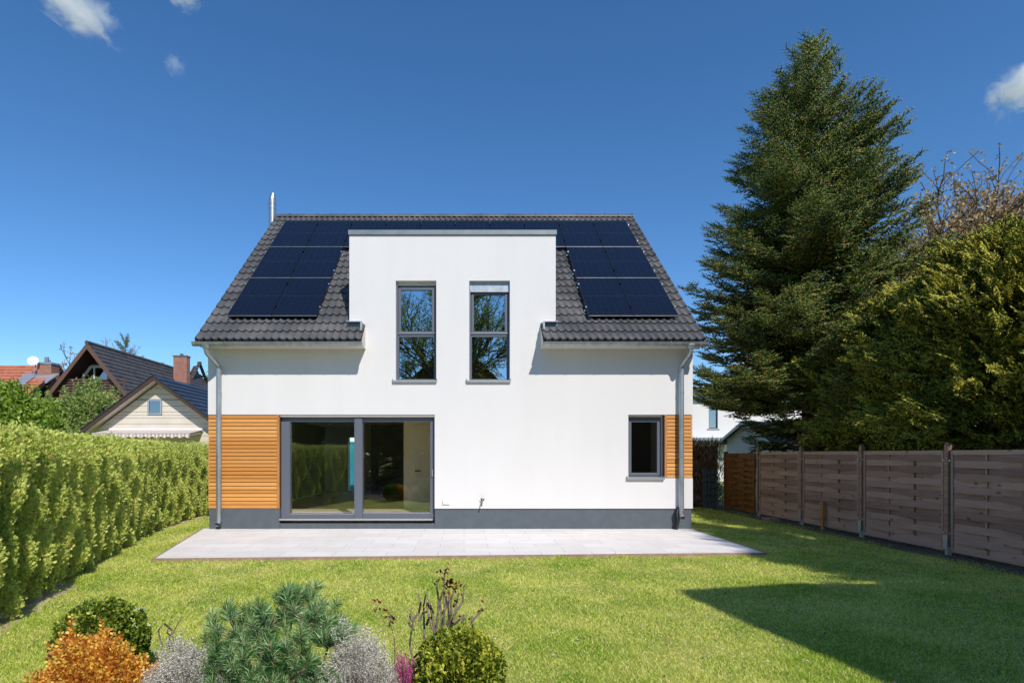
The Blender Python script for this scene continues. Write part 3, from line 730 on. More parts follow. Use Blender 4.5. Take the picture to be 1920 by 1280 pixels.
# socket and tap
MB().box(fx(830), fx(843), YF - .03, YF - .001, fz(945), fz(937)).box(fx(831), fx(836), YF - .036, YF - .03, fz(944), fz(938)).box(fx(837), fx(842), YF - .036, YF - .03, fz(944), fz(938)).build('socket', M['white'], house, bevel=.004)
tx = fx(905); MB().tube([(tx, YF, fz(935)), (tx, YF - .09, fz(935)), (tx - .015, YF - .11, fz(940)), (tx - .03, YF - .11, fz(948))], [.02, .017, .014, .016], 9).tube([(tx - .035, YF - .08, fz(932)), (tx + .035, YF - .08, fz(933))], .011, 7).tube([(tx, YF + .0, fz(935)), (tx, YF - .012, fz(935))], .04, 14).build('garden_tap', M['brass'], house, smooth=True)

# ------------------------------------------------------------------ fence on the right
fence = thing('panel_fence', 'grey brown woven timber panel fence with posts on metal feet along the right lawn edge', 'fence', (fx0, 11, 0))
PY = [14.86, 12.96, 11.0, 9.04, 7.15, 5.25, 3.35]
def woven(mb, ya, yb, z0, z1, x, rows=15, seed=0):
    r = random.Random(seed); fw = .042
    mb.box(x - .02, x + .022, ya, ya + fw, z0, z1); mb.box(x - .02, x + .022, yb - fw, yb, z0, z1)
    mb.box(x - .018, x + .02, ya + fw, yb - fw, z1 - .07, z1); mb.box(x - .018, x + .02, ya + fw, yb - fw, z0, z0 + .05)
    A, B = ya + fw, yb - fw; h = (z1 - z0 - .12) / rows
    for u in (1 / 3, 2 / 3):
        yv = A + (B - A) * u; mb.box(x - .006, x + .006, yv - .015, yv + .015, z0 + .05, z1 - .07)
    for i in range(rows):
        zb = z0 + .05 + i * h; sg = 1 if i % 2 else -1; n = 18; vs = []; j = r.uniform(-.004, .004)
        for k in range(n + 1):
            u = k / n; yv = A + (B - A) * u; xo = x + sg * .003 + sg * .026 * math.sin(2 * math.pi * u) + r.uniform(-.001, .001)
            sag = j * math.sin(math.pi * u)
            vs += [(xo - .005, yv, zb - .006 + sag), (xo - .005, yv, zb + h + .006 + sag), (xo + .005, yv, zb + h + .006 + sag), (xo + .005, yv, zb - .006 + sag)]
        fs = [(4 * k + q, 4 * k + (q + 1) % 4, 4 * k + 4 + (q + 1) % 4, 4 * k + 4 + q) for k in range(n) for q in range(4)]
        mb.add(vs, fs + [(0, 1, 2, 3), (4 * n + 3, 4 * n + 2, 4 * n + 1, 4 * n)])
M['fence_slat'] = mat('fence_slat', (.26, .155, .115), (.54, .355, .27), 5, .85, stretch=(3, .7, 14), c3=(.41, .26, .195), island=True, bump=.3, bscale=22, p1=.25, p2=.75)
def knots(m, stretch, scale, thr, dark):
    n = m.node_tree; N = n.nodes; L = n.links; b = N['Principled BSDF']; src_ = b.inputs['Base Color'].links[0].from_socket
    tc = N.new('ShaderNodeTexCoord'); mp = N.new('ShaderNodeMapping'); mp.inputs['Scale'].default_value = stretch; L.new(tc.outputs['Object'], mp.inputs[0])
    vo = N.new('ShaderNodeTexVoronoi'); vo.inputs['Scale'].default_value = scale; L.new(mp.outputs[0], vo.inputs['Vector'])
    r = N.new('ShaderNodeMapRange'); r.inputs['From Min'].default_value = thr * .4; r.inputs['From Max'].default_value = thr; r.inputs['To Min'].default_value = dark; r.inputs['To Max'].default_value = 1
    L.new(vo.outputs['Distance'], r.inputs['Value']); mx = N.new('ShaderNodeMix'); mx.data_type = 'RGBA'; mx.blend_type = 'MULTIPLY'; mx.inputs[0].default_value = 1
    L.new(src_, mx.inputs[6]); L.new(r.outputs[0], mx.inputs[7]); L.new(mx.outputs[2], b.inputs['Base Color'])
knots(M['fence_slat'], (1, 1, 1.6), 3.2, .16, .42); knots(M['larch_board'], (1, 1, 2.0), 4.0, .07, .45)
for i in range(len(PY) - 1):
    mb = MB(); woven(mb, PY[i + 1] + .07, PY[i] - .07, .07, 1.70, fx0, seed=i); mb.build('fence_panel', M['fence_slat'], fence)
for i, y in enumerate(PY):
    mb = MB(); h = 1.83 if i else 1.86
    mb.box(fx0 - .04, fx0 + .04, y - .04, y + .04, .14, h - .03); mb.box(fx0 - .03, fx0 + .03, y - .03, y + .03, h - .03, h)
    o = mb.build('fence_post', M['fence'], fence, bevel=.008)
    mb = MB(); mb.box(fx0 - .052, fx0 - .046, y - .04, y + .04, .1, .33); mb.box(fx0 + .046, fx0 + .052, y - .04, y + .04, .1, .33); mb.box(fx0 - .03, fx0 + .03, y - .03, y + .03, -.05, .139); mb.build('post_foot', M['alu'], o)
    mb = MB()
    for z in (1.52, .35):
        for dy in (-.06, .06): mb.box(fx0 - .034, fx0 - .021, y + dy - .012, y + dy + .012, z, z + .03)
    mb.split('bolt', M['alu'], o)
gate = thing('fence_gate', 'dark brown glossy woven timber gate at the far end of the fence', 'gate', (fx0 - .02, 15.8, 0))
mb = MB(); woven(mb, 14.98, 16.6, .05, 1.67, fx0 - .03, rows=19, seed=20); mb.build('gate_panel', M['fence_brown'], gate)
MB().box(fx0 - .08, fx0 + .01, 16.6, 16.69, 0, 1.72).build('gate_post', M['fence_brown'], gate)
o = MB().box(7.45, 7.72, 13.6, 13.95, 0, .07).build('stepping_stone', M['edging']); tag(o, 'flat pale stone lying at the fence foot beside the brown gate', 'stone')
o = MB().box(fx0 - .09, fx0 - .06, 12.05, 12.13, .0, .62).build('wood_stake', M['larch_trim']); tag(o, 'short pale wooden stake leaning upright against the fence panel', 'stake')

# ------------------------------------------------------------------ right background
def xform(cx, cy, a):
    ca, sa = math.cos(a), math.sin(a)
    return lambda x, y, z: (cx + x * ca - y * sa, cy + x * sa + y * ca, z)
# summer house: ridge runs to the right and back; gable faces the camera's left
sh = thing('garden_shed', 'small white board summer house with dark felt roof behind the fence', 'shed', (12.3, 23, 0))
T = xform(11.13, 22.0, R(-60)); Wd, Ln = .86, 4.0           # local y = along the ridge
mb = MB(T); nb = 18
apex, eave = 2.88, 2.24
for i in range(nb):
    z0_, z1_ = i * .13, (i + 1) * .13 - .006
    mb.box(-Wd, Wd, .02 + (i % 2) * .0, .06, z0_, z1_)
for i in range(6):
    z0_ = nb * .13 + i * .105; k = max(0.0, (apex - z0_ - .0) / (apex - eave)); k2 = max(0.0, (apex - z0_ - .1) / (apex - eave))
    if k > 0: mb.slab([(-Wd * k, .02, z0_), (Wd * k, .02, z0_), (Wd * k2, .02, z0_ + .099), (-Wd * k2, .02, z0_ + .099)], (0, .04, 0))
mb.box(-Wd, -Wd + .04, .06, Ln, 0, eave); mb.box(Wd - .04, Wd, .06, Ln, 0, 1.6); mb.box(Wd - .04, Wd, .06, Ln, 2.08, eave)
mb.build('wall', M['shed_white'], sh)
mb = MB(T)
for sg in (-1, 1):
    dx = Wd + .28; dz = (apex - eave) / Wd * .28
    mb.slab([(0, -.25, apex + .02), (sg * dx, -.25, eave - dz + .02), (sg * dx, -.25, eave - dz + .07), (0, -.25, apex + .09)], (0, Ln + .5, 0))
mb.build('roof', M['roof_felt'], sh)
mb = MB(T)
for sg in (-1, 1):
    dx = Wd + .28; dz = (apex - eave) / Wd * .28
    mb.slab([(0, -.28, apex - .06), (sg * dx, -.28, eave - dz - .06), (sg * dx, -.28, eave - dz + .06), (0, -.28, apex + .08)], (0, .028, 0))
mb.build('barge_board', M['shed_white'], sh)
mb = MB(T)
for k in range(4):
    y0_ = .5 + k * .7; mb.box(Wd - .05, Wd + .01, y0_, y0_ + .05, 1.6, 2.08); mb.box(Wd - .05, Wd + .01, y0_ + .55, y0_ + .6, 1.6, 2.08)
    for q in range(3): mb.box(Wd - .03, Wd - .01, y0_ + .05 + q * .17, y0_ + .07 + q * .17, 1.6, 2.08)
mb.build('window', M['white'], sh)
# white building behind
nb_ = thing('white_building', 'white flat roofed building half hidden behind the spruce on the right', 'building', (17, 36, 0))
mb = MB(); Zb = 34
x0, x1 = at(1262, 0, Zb)[0], at(1500, 0, Zb)[0] + 1
wx0, wx1, wz1, wz0 = at(1329, 0, Zb)[0], at(1346, 0, Zb)[0], at(0, 745, Zb)[2], at(0, 803, Zb)[2]
mb.add([], []); grid_wall(mb, [x0, wx0, wx1, x1], [0, wz0, wz1, at(0, 735, Zb)[2]], lambda x, z: not (wx0 < x < wx1 and wz0 < z < wz1), Zb, Zb + .3)
mb.box(x0, x0 + .3, Zb + .3, Zb + 7, 0, at(0, 735, Zb)[2]); mb.build('wall', M['stucco'], nb_)
MB().box(x0 - .1, x1, Zb - .75, Zb + 7, at(0, 735, Zb)[2] + .002, at(0, 735, Zb)[2] + .2).build('roof', M['coping'], nb_)
mb = MB(); rect_frame(mb, wx0, wx1, wz0, wz1, Zb + .1, Zb + .18, .06); o = mb.build('window', M['frame_dark'], nb_); MB().box(wx0 + .06, wx1 - .06, Zb + .13, Zb + .15, wz0 + .06, wz1 - .06).build('pane', M['glass_far'], o)
MB().box(wx0 - .1, wx1 + .1, Zb - .06, Zb + .1, wz0 - .06, wz0).build('sill', M['alu'], nb_)
MB().box(wx0, wx1, Zb + .32, Zb + .4, wz0, wz1).build('room_dark_panel', M['black'], nb_)  # black sheet added in place of the dim room behind the pane
MB().box(x0, x1, Zb - 1.2, Zb - .002, at(0, 826, 33)[2], at(0, 820, 33)[2]).build('canopy', M['zinc'], nb_)
# dense dry brown hedge beyond the gate
def brown_hedge():
    t = thing('brown_hedge', 'dense dry brown bare hedge between the white house and the gate', 'hedge', (7.2, 17.6, 0))
    n = 9000; x = rng.uniform(5.2, 7.95, n); y = 17.0 + rng.uniform(0, .6, n) + (7.75 - x) * .05; z = rng.uniform(0, 1.98, n)
    d = np.stack([rng.normal(0, .3, n), rng.normal(-.1, .3, n), rng.uniform(.4, 1, n)], 1)
    Tm = spindle((0, 0, 0), (1, 0, 0), 1, .035, 0)
    V, Fc, m = inst(Tm, frames(d), np.stack([x, y, z], 1), rng.uniform(.1, .32, n)); npmesh('branches', V, Fc, m, M['brown_twig'], t)
    MB().box(5.2, 7.9, 17.4, 17.7, 0, 1.9).build('core', M['soil'], t)
brown_hedge()
st = thing('concrete_stack', 'stack of grey concrete edging stones beside the brown gate', 'stones', (7.6, 16.9, 0))
for i in range(4):
    mb = MB()
    for k in range(6): mb.box(7.28 + i * .11, 7.37 + i * .11, 16.9 + .02 * (k % 2), 17.05, k * .2 + .01 * i, k * .2 + .19)
    mb.build('edging_stone', M['plinth'], st)

# ------------------------------------------------------------------ left background houses
def roof_rows(mb, P0, P1, P2, P3, rows, th=.04, m=0):
    """P0-P1 eave line, P3-P2 ridge line: overlapping courses as thin wedges"""
    P0, P1, P2, P3 = map(Vector, (P0, P1, P2, P3)); nn = (P1 - P0).cross(P3 - P0).normalized()
    if nn.z < 0: nn = -nn
    for i in range(rows):
        a, b = i / rows, (i + 1) / rows + .0
        A, B = P0.lerp(P3, a), P1.lerp(P2, a); Cc, D = P1.lerp(P2, b), P0.lerp(P3, b)
        vs = [A + nn * th, B + nn * th, Cc + nn * .004, D + nn * .004, A, B, Cc - nn * .02, D - nn * .02]
        mb.add([tuple(v) for v in vs], [(0, 1, 2, 3), (4, 7, 6, 5), (0, 4, 5, 1), (2, 6, 7, 3), (0, 3, 7, 4), (1, 5, 6, 2)], m)
# cream gabled house
Zc = 22.0
ax, _, azz = at(286.5, 703, Zc); ex, _, ez = at(150, 805, Zc); hw = ax - ex; sl = (azz - ez) / hw
cr = thing('cream_house', 'small cream boarded gable house with dark blue roof behind the hedge', 'house', (ax, Zc + 3, 0))
mb = MB(); ww = hw - .35; wz = azz - sl * hw + sl * .35 - .16; nbd = 15; hb = .24; z = 0; Yw = Zc + .55
wx0, wx1, wz1, wz0 = at(277, 0, Yw)[0], at(303, 0, Yw)[0], at(0, 749, Yw)[2], at(0, 777, Yw)[2]
top = azz - .2
zc_ = sorted(set([round(i * hb, 4) for i in range(int(top / hb) + 1)] + [top, round(wz0 - .02, 4), round(wz1 + .02, 4)]))
for i in range(len(zc_) - 1):
    za, zb_ = zc_[i], zc_[i + 1] - .012; ka = min(ww, (top - za) / sl); kb = min(ww, max(.0, (top - zb_) / sl))
    parts = [(ax - ka, ax - kb, ax + kb, ax + ka)]
    if (za + zb_) / 2 > wz0 - .02 and (za + zb_) / 2 < wz1 + .02:
        mb.slab([(ax - ka, Yw, za), (wx0 - .02, Yw, za), (wx0 - .02, Yw + .012, zb_), (ax - kb, Yw + .012, zb_)], (0, .1, 0)); mb.slab([(wx1 + .02, Yw, za), (ax + ka, Yw, za), (ax + kb, Yw + .012, zb_), (wx1 + .02, Yw + .012, zb_)], (0, .1, 0))
    else: mb.slab([(ax - ka, Yw, za), (ax + ka, Yw, za), (ax + kb, Yw + .012, zb_), (ax - kb, Yw + .012, zb_)], (0, .1, 0))
mb.box(ax - ww, ax - ww + .1, Yw + .1, Zc + 8, 0, wz); mb.box(ax + ww - .1, ax + ww, Yw + .1, Zc + 8, 0, wz)
mb.build('wall', M['cream'], cr)
mb = MB(); roof_rows(mb, (ax + hw, Zc, ez), (ax + hw, Zc + 8.5, ez), (ax, Zc + 8.5, azz), (ax, Zc, azz), 11); roof_rows(mb, (ax - hw, Zc + 8.5, ez), (ax - hw, Zc, ez), (ax, Zc, azz), (ax, Zc + 8.5, azz), 11)
rf = mb.build('roof', M['tile_blue'], cr)
mb = MB()
for sg in (-1, 1):
    mb.slab([(ax, Zc + .03, azz - .03), (ax + sg * hw, Zc + .03, ez - .03), (ax + sg * hw, Zc + .03, ez - .2), (ax, Zc + .03, azz - .2)], (0, .04, 0), 0)
    mb.slab([(ax, Zc + .08, azz - .04), (ax + sg * hw, Zc + .08, ez - .04), (ax + sg * hw, Zc + .08, ez - .09), (ax, Zc + .08, azz - .09)], (0, 8.2, 0), 1)
mb.build('barge_board', [M['brown_wood'], M['soffit']], rf)
mb = MB(); rect_frame(mb, wx0, wx1, wz0, wz1, Yw - .01, Yw + .06, .05); o = mb.build('window', M['alu'], cr); MB().box(wx0 + .05, wx1 - .05, Yw + .02, Yw + .04, wz0 + .05, wz1 - .05).build('pane', M['glass_far'], o)
MB().box(wx0, wx1, Yw + .12, Yw + .15, wz0, wz1).build('curtain', M['inner'], cr)
# awning
M['awning'] = None
def awning_mat():
    m = mat('awning', (.7, .62, .56)); n = m.node_tree; N = n.nodes; L = n.links
    tc = N.new('ShaderNodeTexCoord'); wv = N.new('ShaderNodeTexWave'); wv.inputs['Scale'].default_value = 2.2; wv.bands_direction = 'X'
    L.new(tc.outputs['Object'], wv.inputs[0]); r = N.new('ShaderNodeValToRGB'); r.color_ramp.interpolation = 'CONSTANT'
    r.color_ramp.elements[0].color = (.50, .36, .32, 1); r.color_ramp.elements[1].position = .45; r.color_ramp.elements[1].color = (.72, .66, .60, 1)
    L.new(wv.outputs[0], r.inputs[0]); L.new(r.outputs[0], N['Principled BSDF'].inputs['Base Color']); return m
am = awning_mat()
aw = thing('awning', 'beige and pink striped awning on the cream gable wall above the hedge', 'awning', (ax, Zc, 2))
a0, a1 = at(178, 0, 21.6)[0], at(360, 0, 21.6)[0]; z0_, z1_ = at(0, 806, 22.4)[2], at(0, 813, 21.4)[2]
MB().slab([(a0, 22.5, z0_), (a1, 22.5, z0_), (a1, 21.4, z1_), (a0, 21.4, z1_)], (0, 0, .02)).build('canopy', am, aw)
mb = MB(); n = 60; vs = []
for i in range(n + 1):
    x = a0 + (a1 - a0) * i / n; dz_ = .13 + .03 * math.sin(i * 1.3); vs += [(x, 21.39 + .015 * math.sin(i * 1.3), z1_), (x, 21.38 + .015 * math.sin(i * 1.3), z1_ - dz_)]
mb.add(vs, [(2 * i, 2 * i + 1, 2 * i + 3, 2 * i + 2) for i in range(n)]).build('valance', am, aw)
MB().box(a0, a1, 21.40, 21.46, z1_ - .03, z1_ + .035).box(a0, a1, 22.45, 22.54, z0_ - .05, z0_ + .08).tube([(a1 - .1, 22.5, z0_ - .1), (a1 - .05, 21.5, z1_ - .05)], .03, 6).build('awning_bar', M['white'], aw)

# brown timber gable house
Zd = 32.0
ax, _, azz = at(163.5, 643, Zd); sl = 86 / 67
bh = thing('timber_house', 'steep dark roofed house with brown timber gable and balcony behind the trees', 'house', (ax, Zd + 6, 0))
hw = 3.9; ez = azz - sl * hw; xr = lambda: 0
depth = 14.0
mb = MB(); roof_rows(mb, (ax + hw, Zd, ez), (ax + hw, Zd + depth, ez), (ax, Zd + depth, azz), (ax, Zd, azz), 19, .05); roof_rows(mb, (ax - hw, Zd + depth, ez), (ax - hw, Zd, ez), (ax, Zd, azz), (ax, Zd + depth, azz), 19, .05)
# cross wing: ridge along x
Yr = Zd + depth - 1.2; cx0 = ax + .5; cx1 = at(371, 0, Yr)[0]; cz = at(0, 681, Yr)[2]; cd = 3.6; cs = 1.05
roof_rows(mb, (cx0, Yr - cd, cz - cd * cs), (cx1, Yr - cd, cz - cd * cs), (cx1, Yr, cz), (cx0, Yr, cz), 14, .05)
roof_rows(mb, (cx1, Yr + cd, cz - cd * cs), (cx0, Yr + cd, cz - cd * cs), (cx0, Yr, cz), (cx1, Yr, cz), 14, .05)
rf = mb.build('roof', M['tile_dark'], bh)
mb = MB(); mb.tube([(ax, Zd - .05, azz + .03), (ax, Zd + depth, azz + .03)], .12, 8); mb.tube([(cx0, Yr, cz + .03), (cx1, Yr, cz + .03)], .12, 8); mb.build('ridge_tiles', M['tile_dark'], rf)
mb = MB()
for sg in (-1, 1): mb.slab([(ax, Zd - .04, azz + .02), (ax + sg * hw, Zd - .04, ez + .02), (ax + sg * hw, Zd - .04, ez - .32), (ax, Zd - .04, azz - .34)], (0, .05, 0))
mb.build('barge_board', mat('barge', (.13, .07, .055)), rf)
mb = MB(); Yg = Zd + 1.3; mb.slab([(ax - hw + .3, Yg, 0), (ax + hw - .3, Yg, 0), (ax + hw - .3, Yg, ez + .1), (ax, Yg, azz - .25), (ax - hw + .3, Yg, ez + .1)], (0, .2, 0))
mb.slab([(ax + hw - .5, Yg + .2, 0), (ax + hw - .5, Zd + depth, 0), (ax + hw - .5, Zd + depth, ez), (ax + hw - .5, Yg + .2, ez)], (.2, 0, 0))
mb.slab([(cx1 - .35, Yr - cd + .2, 0), (cx1 - .35, Yr + cd - .2, 0), (cx1 - .35, Yr + cd - .2, cz - cd * cs), (cx1 - .35, Yr, cz - .2), (cx1 - .35, Yr - cd + .2, cz - cd * cs)], (.2, 0, 0))
mb.build('wall', M['brown_wood'], bh)
mb = MB()
for sg in (-1, 1): mb.slab([(ax, Zd + .05, azz - .1), (ax + sg * hw, Zd + .05, ez - .1), (ax + sg * hw, Zd + .05, ez - .16), (ax, Zd + .05, azz - .16)], (0, 1.3, 0))
mb.build('soffit', M['brown_wood'], rf)
# glazed opening with sloping white frame
wz0 = at(0, 711, Yg)[2]; wz1 = at(0, 687, Yg)[2]; p = lambda px: at(px, 0, Yg)[0]
mb = MB(); fr = [(p(155), wz0), (p(172), wz1), (p(205), wz1), (p(205), wz0)]
for (xa, za), (xb, zb_) in zip(fr[:-1], fr[1:]): mb.tube([(xa, Yg - .08, za), (xb, Yg - .08, zb_)], .09, 4)
mb.box(p(177), p(177) + .08, Yg - .1, Yg - .02, wz0, wz1)
o = mb.build('window', M['white'], bh); MB().slab([(x, Yg - .05, z) for x, z in fr], (0, .02, 0)).build('pane', M['glass_far'], o)
# balcony
mb = MB(); bz0, bz1 = at(0, 740, Zd + .3)[2], at(0, 711, Zd + .3)[2]; b0, b1 = at(112, 0, Zd + .3)[0], at(232, 0, Zd + .3)[0]
for i in range(7):
    z = bz0 + (bz1 - bz0) * i / 6; mb.box(b0, b1, Zd + .3, Zd + .34, z - .055, z + .03)
for i in range(6):
    x = b0 + (b1 - b0) * i / 5; mb.box(x - .05, x + .05, Zd + .34, Zd + .4, bz0 - .2, bz1)
o = mb.build('balcony_railing', mat('railing', (.12, .07, .06)), bh)
MB().box(b0, b1, Zd + .2, Yg, bz0 - .42, bz0 - .12).build('balcony_edge', M['red_wood'], bh)
# chimney of that house
c0, c1 = at(325, 0, 40)[0], at(350, 0, 40)[0]
mb = MB(); mb.box(c0, c1, 40, 40.5, 3.5, at(0, 668, 40)[2]); ch = mb.build('chimney', M['brickwork'], bh)
MB().box(c0 - .04, c1 + .04, 39.96, 40.54, at(0, 668, 40)[2], at(0, 668, 40)[2] + .07).tube([((c0 + c1) / 2, 40.25, at(0, 668, 40)[2]), ((c0 + c1) / 2, 40.25, at(0, 662, 40)[2])], .12, 8).build('chimney_cap', M['plinth'], ch)
mb = MB(); p0 = at(300, 681, Yr - .1); p1 = at(306, 704, Yr - 2.2)
mb.slab([(p0[0], p0[1], cz - .0), (p0[0] + .35, p0[1], cz - .0), (p0[0] + .35, Yr - 2.2, cz - 2.2 * cs + .12), (p0[0], Yr - 2.2, cz - 2.2 * cs + .12)], (0, 0, .06)); mb.build('flashing', M['zinc'], rf)

# red tiled house
Ze = 35.0; xg, _, zr = at(113.5, 689, Ze)
rh = thing('red_roof_house', 'house with orange red tiled roof, brick chimney and skylight at far left', 'house', (xg - 5, Ze, 0))
cs = .75; cd = 5; mb = MB(); xl = xg - 14
roof_rows(mb, (xl, Ze - cd, zr - cd * cs), (xg, Ze - cd, zr - cd * cs), (xg, Ze, zr), (xl, Ze, zr), 17, .05); roof_rows(mb, (xg, Ze + cd, zr - cd * cs), (xl, Ze + cd, zr - cd * cs), (xl, Ze, zr), (xg, Ze, zr), 12, .05)
rf = mb.build('roof', M['tile_red'], rh)
mb = MB(); mb.tube([(xl, Ze, zr + .03), (xg, Ze, zr + .03)], .11, 8); mb.build('ridge_tiles', M['tile_red'], rf)
mb = MB()
for sg in (-1, 1): mb.slab([(xg + .0, Ze, zr), (xg, Ze + sg * cd, zr - cd * cs), (xg, Ze + sg * cd, zr - cd * cs - .25), (xg, Ze, zr - .27)], (.05, 0, 0))
mb.build('barge_board', M['brown_wood'], rf)
MB().slab([(xg - .5, Ze - cd + .4, 0), (xg - .5, Ze + cd - .4, 0), (xg - .5, Ze + cd - .4, zr - cd * cs), (xg - .5, Ze, zr - .15), (xg - .5, Ze - cd + .4, zr - cd * cs)], (.2, 0, 0)).box(xl, xg - .5, Ze - cd + .4, Ze - cd + .6, 0, zr - cd * cs + .2).build('wall', M['brown_wood'], rh)
Yk = Ze - .9; c0, c1 = at(70, 0, Yk)[0], at(96, 0, Yk)[0]; zt = at(0, 679, Yk)[2]
ch = MB().box(c0, c1, Yk, Yk + .7, zr - 1.4, zt).build('chimney', M['brickwork'], rh)
MB().box(c0 - .04, c1 + .04, Yk - .04, Yk + .74, zt - .12, zt).box(c0 + .2, c0 + .42, Yk + .3, Yk + .4, zt, zt + .38).box(c0 + .5, c0 + .56, Yk + .3, Yk + .36, zt, zt + .2).build('chimney_cap', M['zinc'], ch)
MB().slab([(c0 - .1, Yk - .5, zr - 1.15), (c1 + .1, Yk - .5, zr - 1.15), (c1 + .4, Yk + .1, zr - .55), (c0 - .1, Yk + .1, zr - .6)], (0, 0, .08)).build('flashing', M['alu'], rf)
s0 = at(35, 0, 33.6)[0]; s1 = at(57, 0, 33.6)[0]; yy0, yy1 = 33.2, 34.2; zz = lambda y: zr - (Ze - y) * cs + .08
o = MB().slab([(s0, yy0, zz(yy0)), (s1, yy0, zz(yy0)), (s1, yy1, zz(yy1)), (s0, yy1, zz(yy1))], (0, 0, .08)).build('skylight', M['alu'], rf)
dish = thing('satellite_dish', 'round white satellite dish on a pole beside the brick chimney', 'satellite dish', (at(62, 0, 33.8)[0], 33.8, 5))
dc = Vector(at(62, 676, 33.8)); dn = Vector((.35, -1, .35)).normalized(); u = dn.cross(Vector((0, 0, 1))).normalized(); v = u.cross(dn); vs = [tuple(dc + dn * -.06)]
for ring in (1, 2, 3):
    for k in range(20):
        t = 2 * math.pi * k / 20; rr = .3 * ring / 3; vs.append(tuple(dc + (u * math.cos(t) + v * math.sin(t)) * rr + dn * (-.06 + .07 * (ring / 3) ** 2)))
fs = [(0, 1 + k, 1 + (k + 1) % 20) for k in range(20)] + [(1 + q * 20 + k, 1 + (q + 1) * 20 + k, 1 + (q + 1) * 20 + (k + 1) % 20, 1 + q * 20 + (k + 1) % 20) for q in range(2) for k in range(20)]
MB().add(vs, fs).build('dish', M['white'], dish, smooth=True)
MB().tube([(dc.x + .05, dc.y + .1, dc.z), (dc.x + .05, dc.y + .12, dc.z - .5), (dc.x - .15, dc.y + .1, dc.z - 1.0)], .035, 8).build('mast', M['zinc'], dish)
MB().tube([tuple(dc - v * .28), tuple(dc + dn * .35 - v * .1)], .015, 6).build('feed_arm', M['zinc'], dish)

# ------------------------------------------------------------------ trees
def conifer(name, label, x, y, H, prof, el_prof, seed, group=None, nper=6, dz=.26, size=.72, temps=SPR, mats=None, zmin=.9, side_bias=None, cutx=None, keep=None):
    global rng
    rs = np.random.default_rng(seed); t = thing(name, label, 'tree', (x, y, 0), group)
    zs_, rs_ = prof; P = []; D = []; U = []; Sc = []; wood = [((x, y, -.1), (x, y, H * .5), .22, .13), ((x, y, H * .5), (x + .05, y, H - .3), .13, .015)]
    z = zmin
    while z < H - .12:
        rad = np.interp(z, zs_, rs_)
        for k in range(max(3, int(nper * min(1, .45 + rad / 3)))):
            a = rs.uniform(0, 2 * np.pi); L = rad * rs.uniform(.68, 1.12) / 1.0
            if side_bias: L *= 1 + side_bias * math.cos(a)
            if rs.random() < .07 and abs(math.cos(a)) < .7: L *= 1.12
            e = np.interp(z, *el_prof) + rs.normal(0, .1); b = np.array([x, y, z + rs.uniform(-.1, .1)])
            out = np.array([math.cos(a), math.sin(a), 0]); n = max(2, int(L / .17)); droop = rs.uniform(-.08, .05)
            pts = [b + out * L * s * math.cos(e) + np.array([0, 0, L * (s * math.sin(e) + droop * s * (1 - s) * 4 * .5 + .10 * s ** 3)]) for s in np.linspace(0, 1, n + 1)]
            if cutx is not None: pts = [q_ for q_ in pts if q_[0] > cutx(q_[1])]
            if len(pts) < 2: continue
            for i in range(len(pts) - 1):
                if i % 2 == 0: wood.append((pts[i], pts[min(i + 2, len(pts) - 1)], max(.006, .035 * (1 - i / (n + 1)) * min(1, L / 2)), max(.004, .035 * (1 - (i + 2) / (n + 2)) * min(1, L / 2))))
                s = (i + 1) / n; d0 = unit(pts[i + 1] - pts[i]); sd = np.cross([0, 0, 1.], out)
                if s < .18: continue
                for sg in ((-1, 1) if rs.random() < .75 else (rs.choice([-1, 1]),)):
                    yw = rs.uniform(.55, .95); dd_ = d0 * math.cos(yw) + sg * sd * math.sin(yw) + np.array([0, 0, rs.uniform(-.22, .12)])
                    P.append(pts[i + 1]); D.append(dd_); U.append(np.array([0, 0, 1.]) + rs.normal(0, .25, 3)); Sc.append(size * (1.08 - .62 * s) * rs.uniform(.65, 1.1) * min(1, .3 + L / 2.3))
            P.append(pts[-1]); D.append(pts[-1] - pts[-2]); U.append(np.array([0, 0, 1.])); Sc.append(size * .55)
            P.append(pts[-1] - d0 * .15); D.append(d0 + np.array([0, 0, .5])); U.append(-out); Sc.append(size * .45)
        z += dz * rs.uniform(.8, 1.2)
    for k in range(9):
        P.append(np.array([x + .04, y, H - .7 + .05 * k])); a = rs.uniform(0, 6.28); D.append(np.array([math.cos(a) * .5, math.sin(a) * .5, 1])); U.append(np.array([1, 0, 0.])); Sc.append(.42)
    P, D, U, Sc = map(np.array, (P, D, U, Sc))
    if keep is not None: q = keep(P); P, D, U, Sc = P[q], D[q], U[q], Sc[q]; wood = [w_ for w_ in wood if keep(np.array([w_[1]]))[0]]
    rng = np.random.default_rng(seed)
    V, Fc, m = place_mix(temps, frames(D, U), P, Sc)
    npmesh('crown', V, Fc, m, mats or [M['spruce'], M['spruce_tip'], M['cone']], t)
    V, Fc, m = segs(wood, 6); npmesh('trunk', V, Fc, m, M['bark'], t)
    print(name, len(P), 'sprays')
    return t
prof = ([0, 2, 5.1, 6.8, 8.6, 10.1, 11.2, 12.0, 12.9], [2.9, 3.0, 2.75, 2.35, 1.7, 1.2, .55, .15, .02])
elp = ([0, 3, 6, 9, 11, 13], [-.08, .02, .12, .30, .55, .9])
def over_fence(P): return ~((P[:, 0] < 8.7) & (P[:, 2] < 2.75))
sprx = 9.0
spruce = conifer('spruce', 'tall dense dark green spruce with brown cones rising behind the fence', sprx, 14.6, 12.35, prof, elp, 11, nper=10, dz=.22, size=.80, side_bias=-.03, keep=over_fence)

def copy_tree(o, loc, rz_, sc_, label, name=None, group=None):
    c = o.copy(); C.objects.link(c); c.location = loc; c.rotation_euler = (0, 0, rz_); c.scale = sc_; c['label'] = label
    if group: c['group'] = group
    for ch in list(o.children):
        d = ch.copy(); C.objects.link(d); d.parent = c
    return c

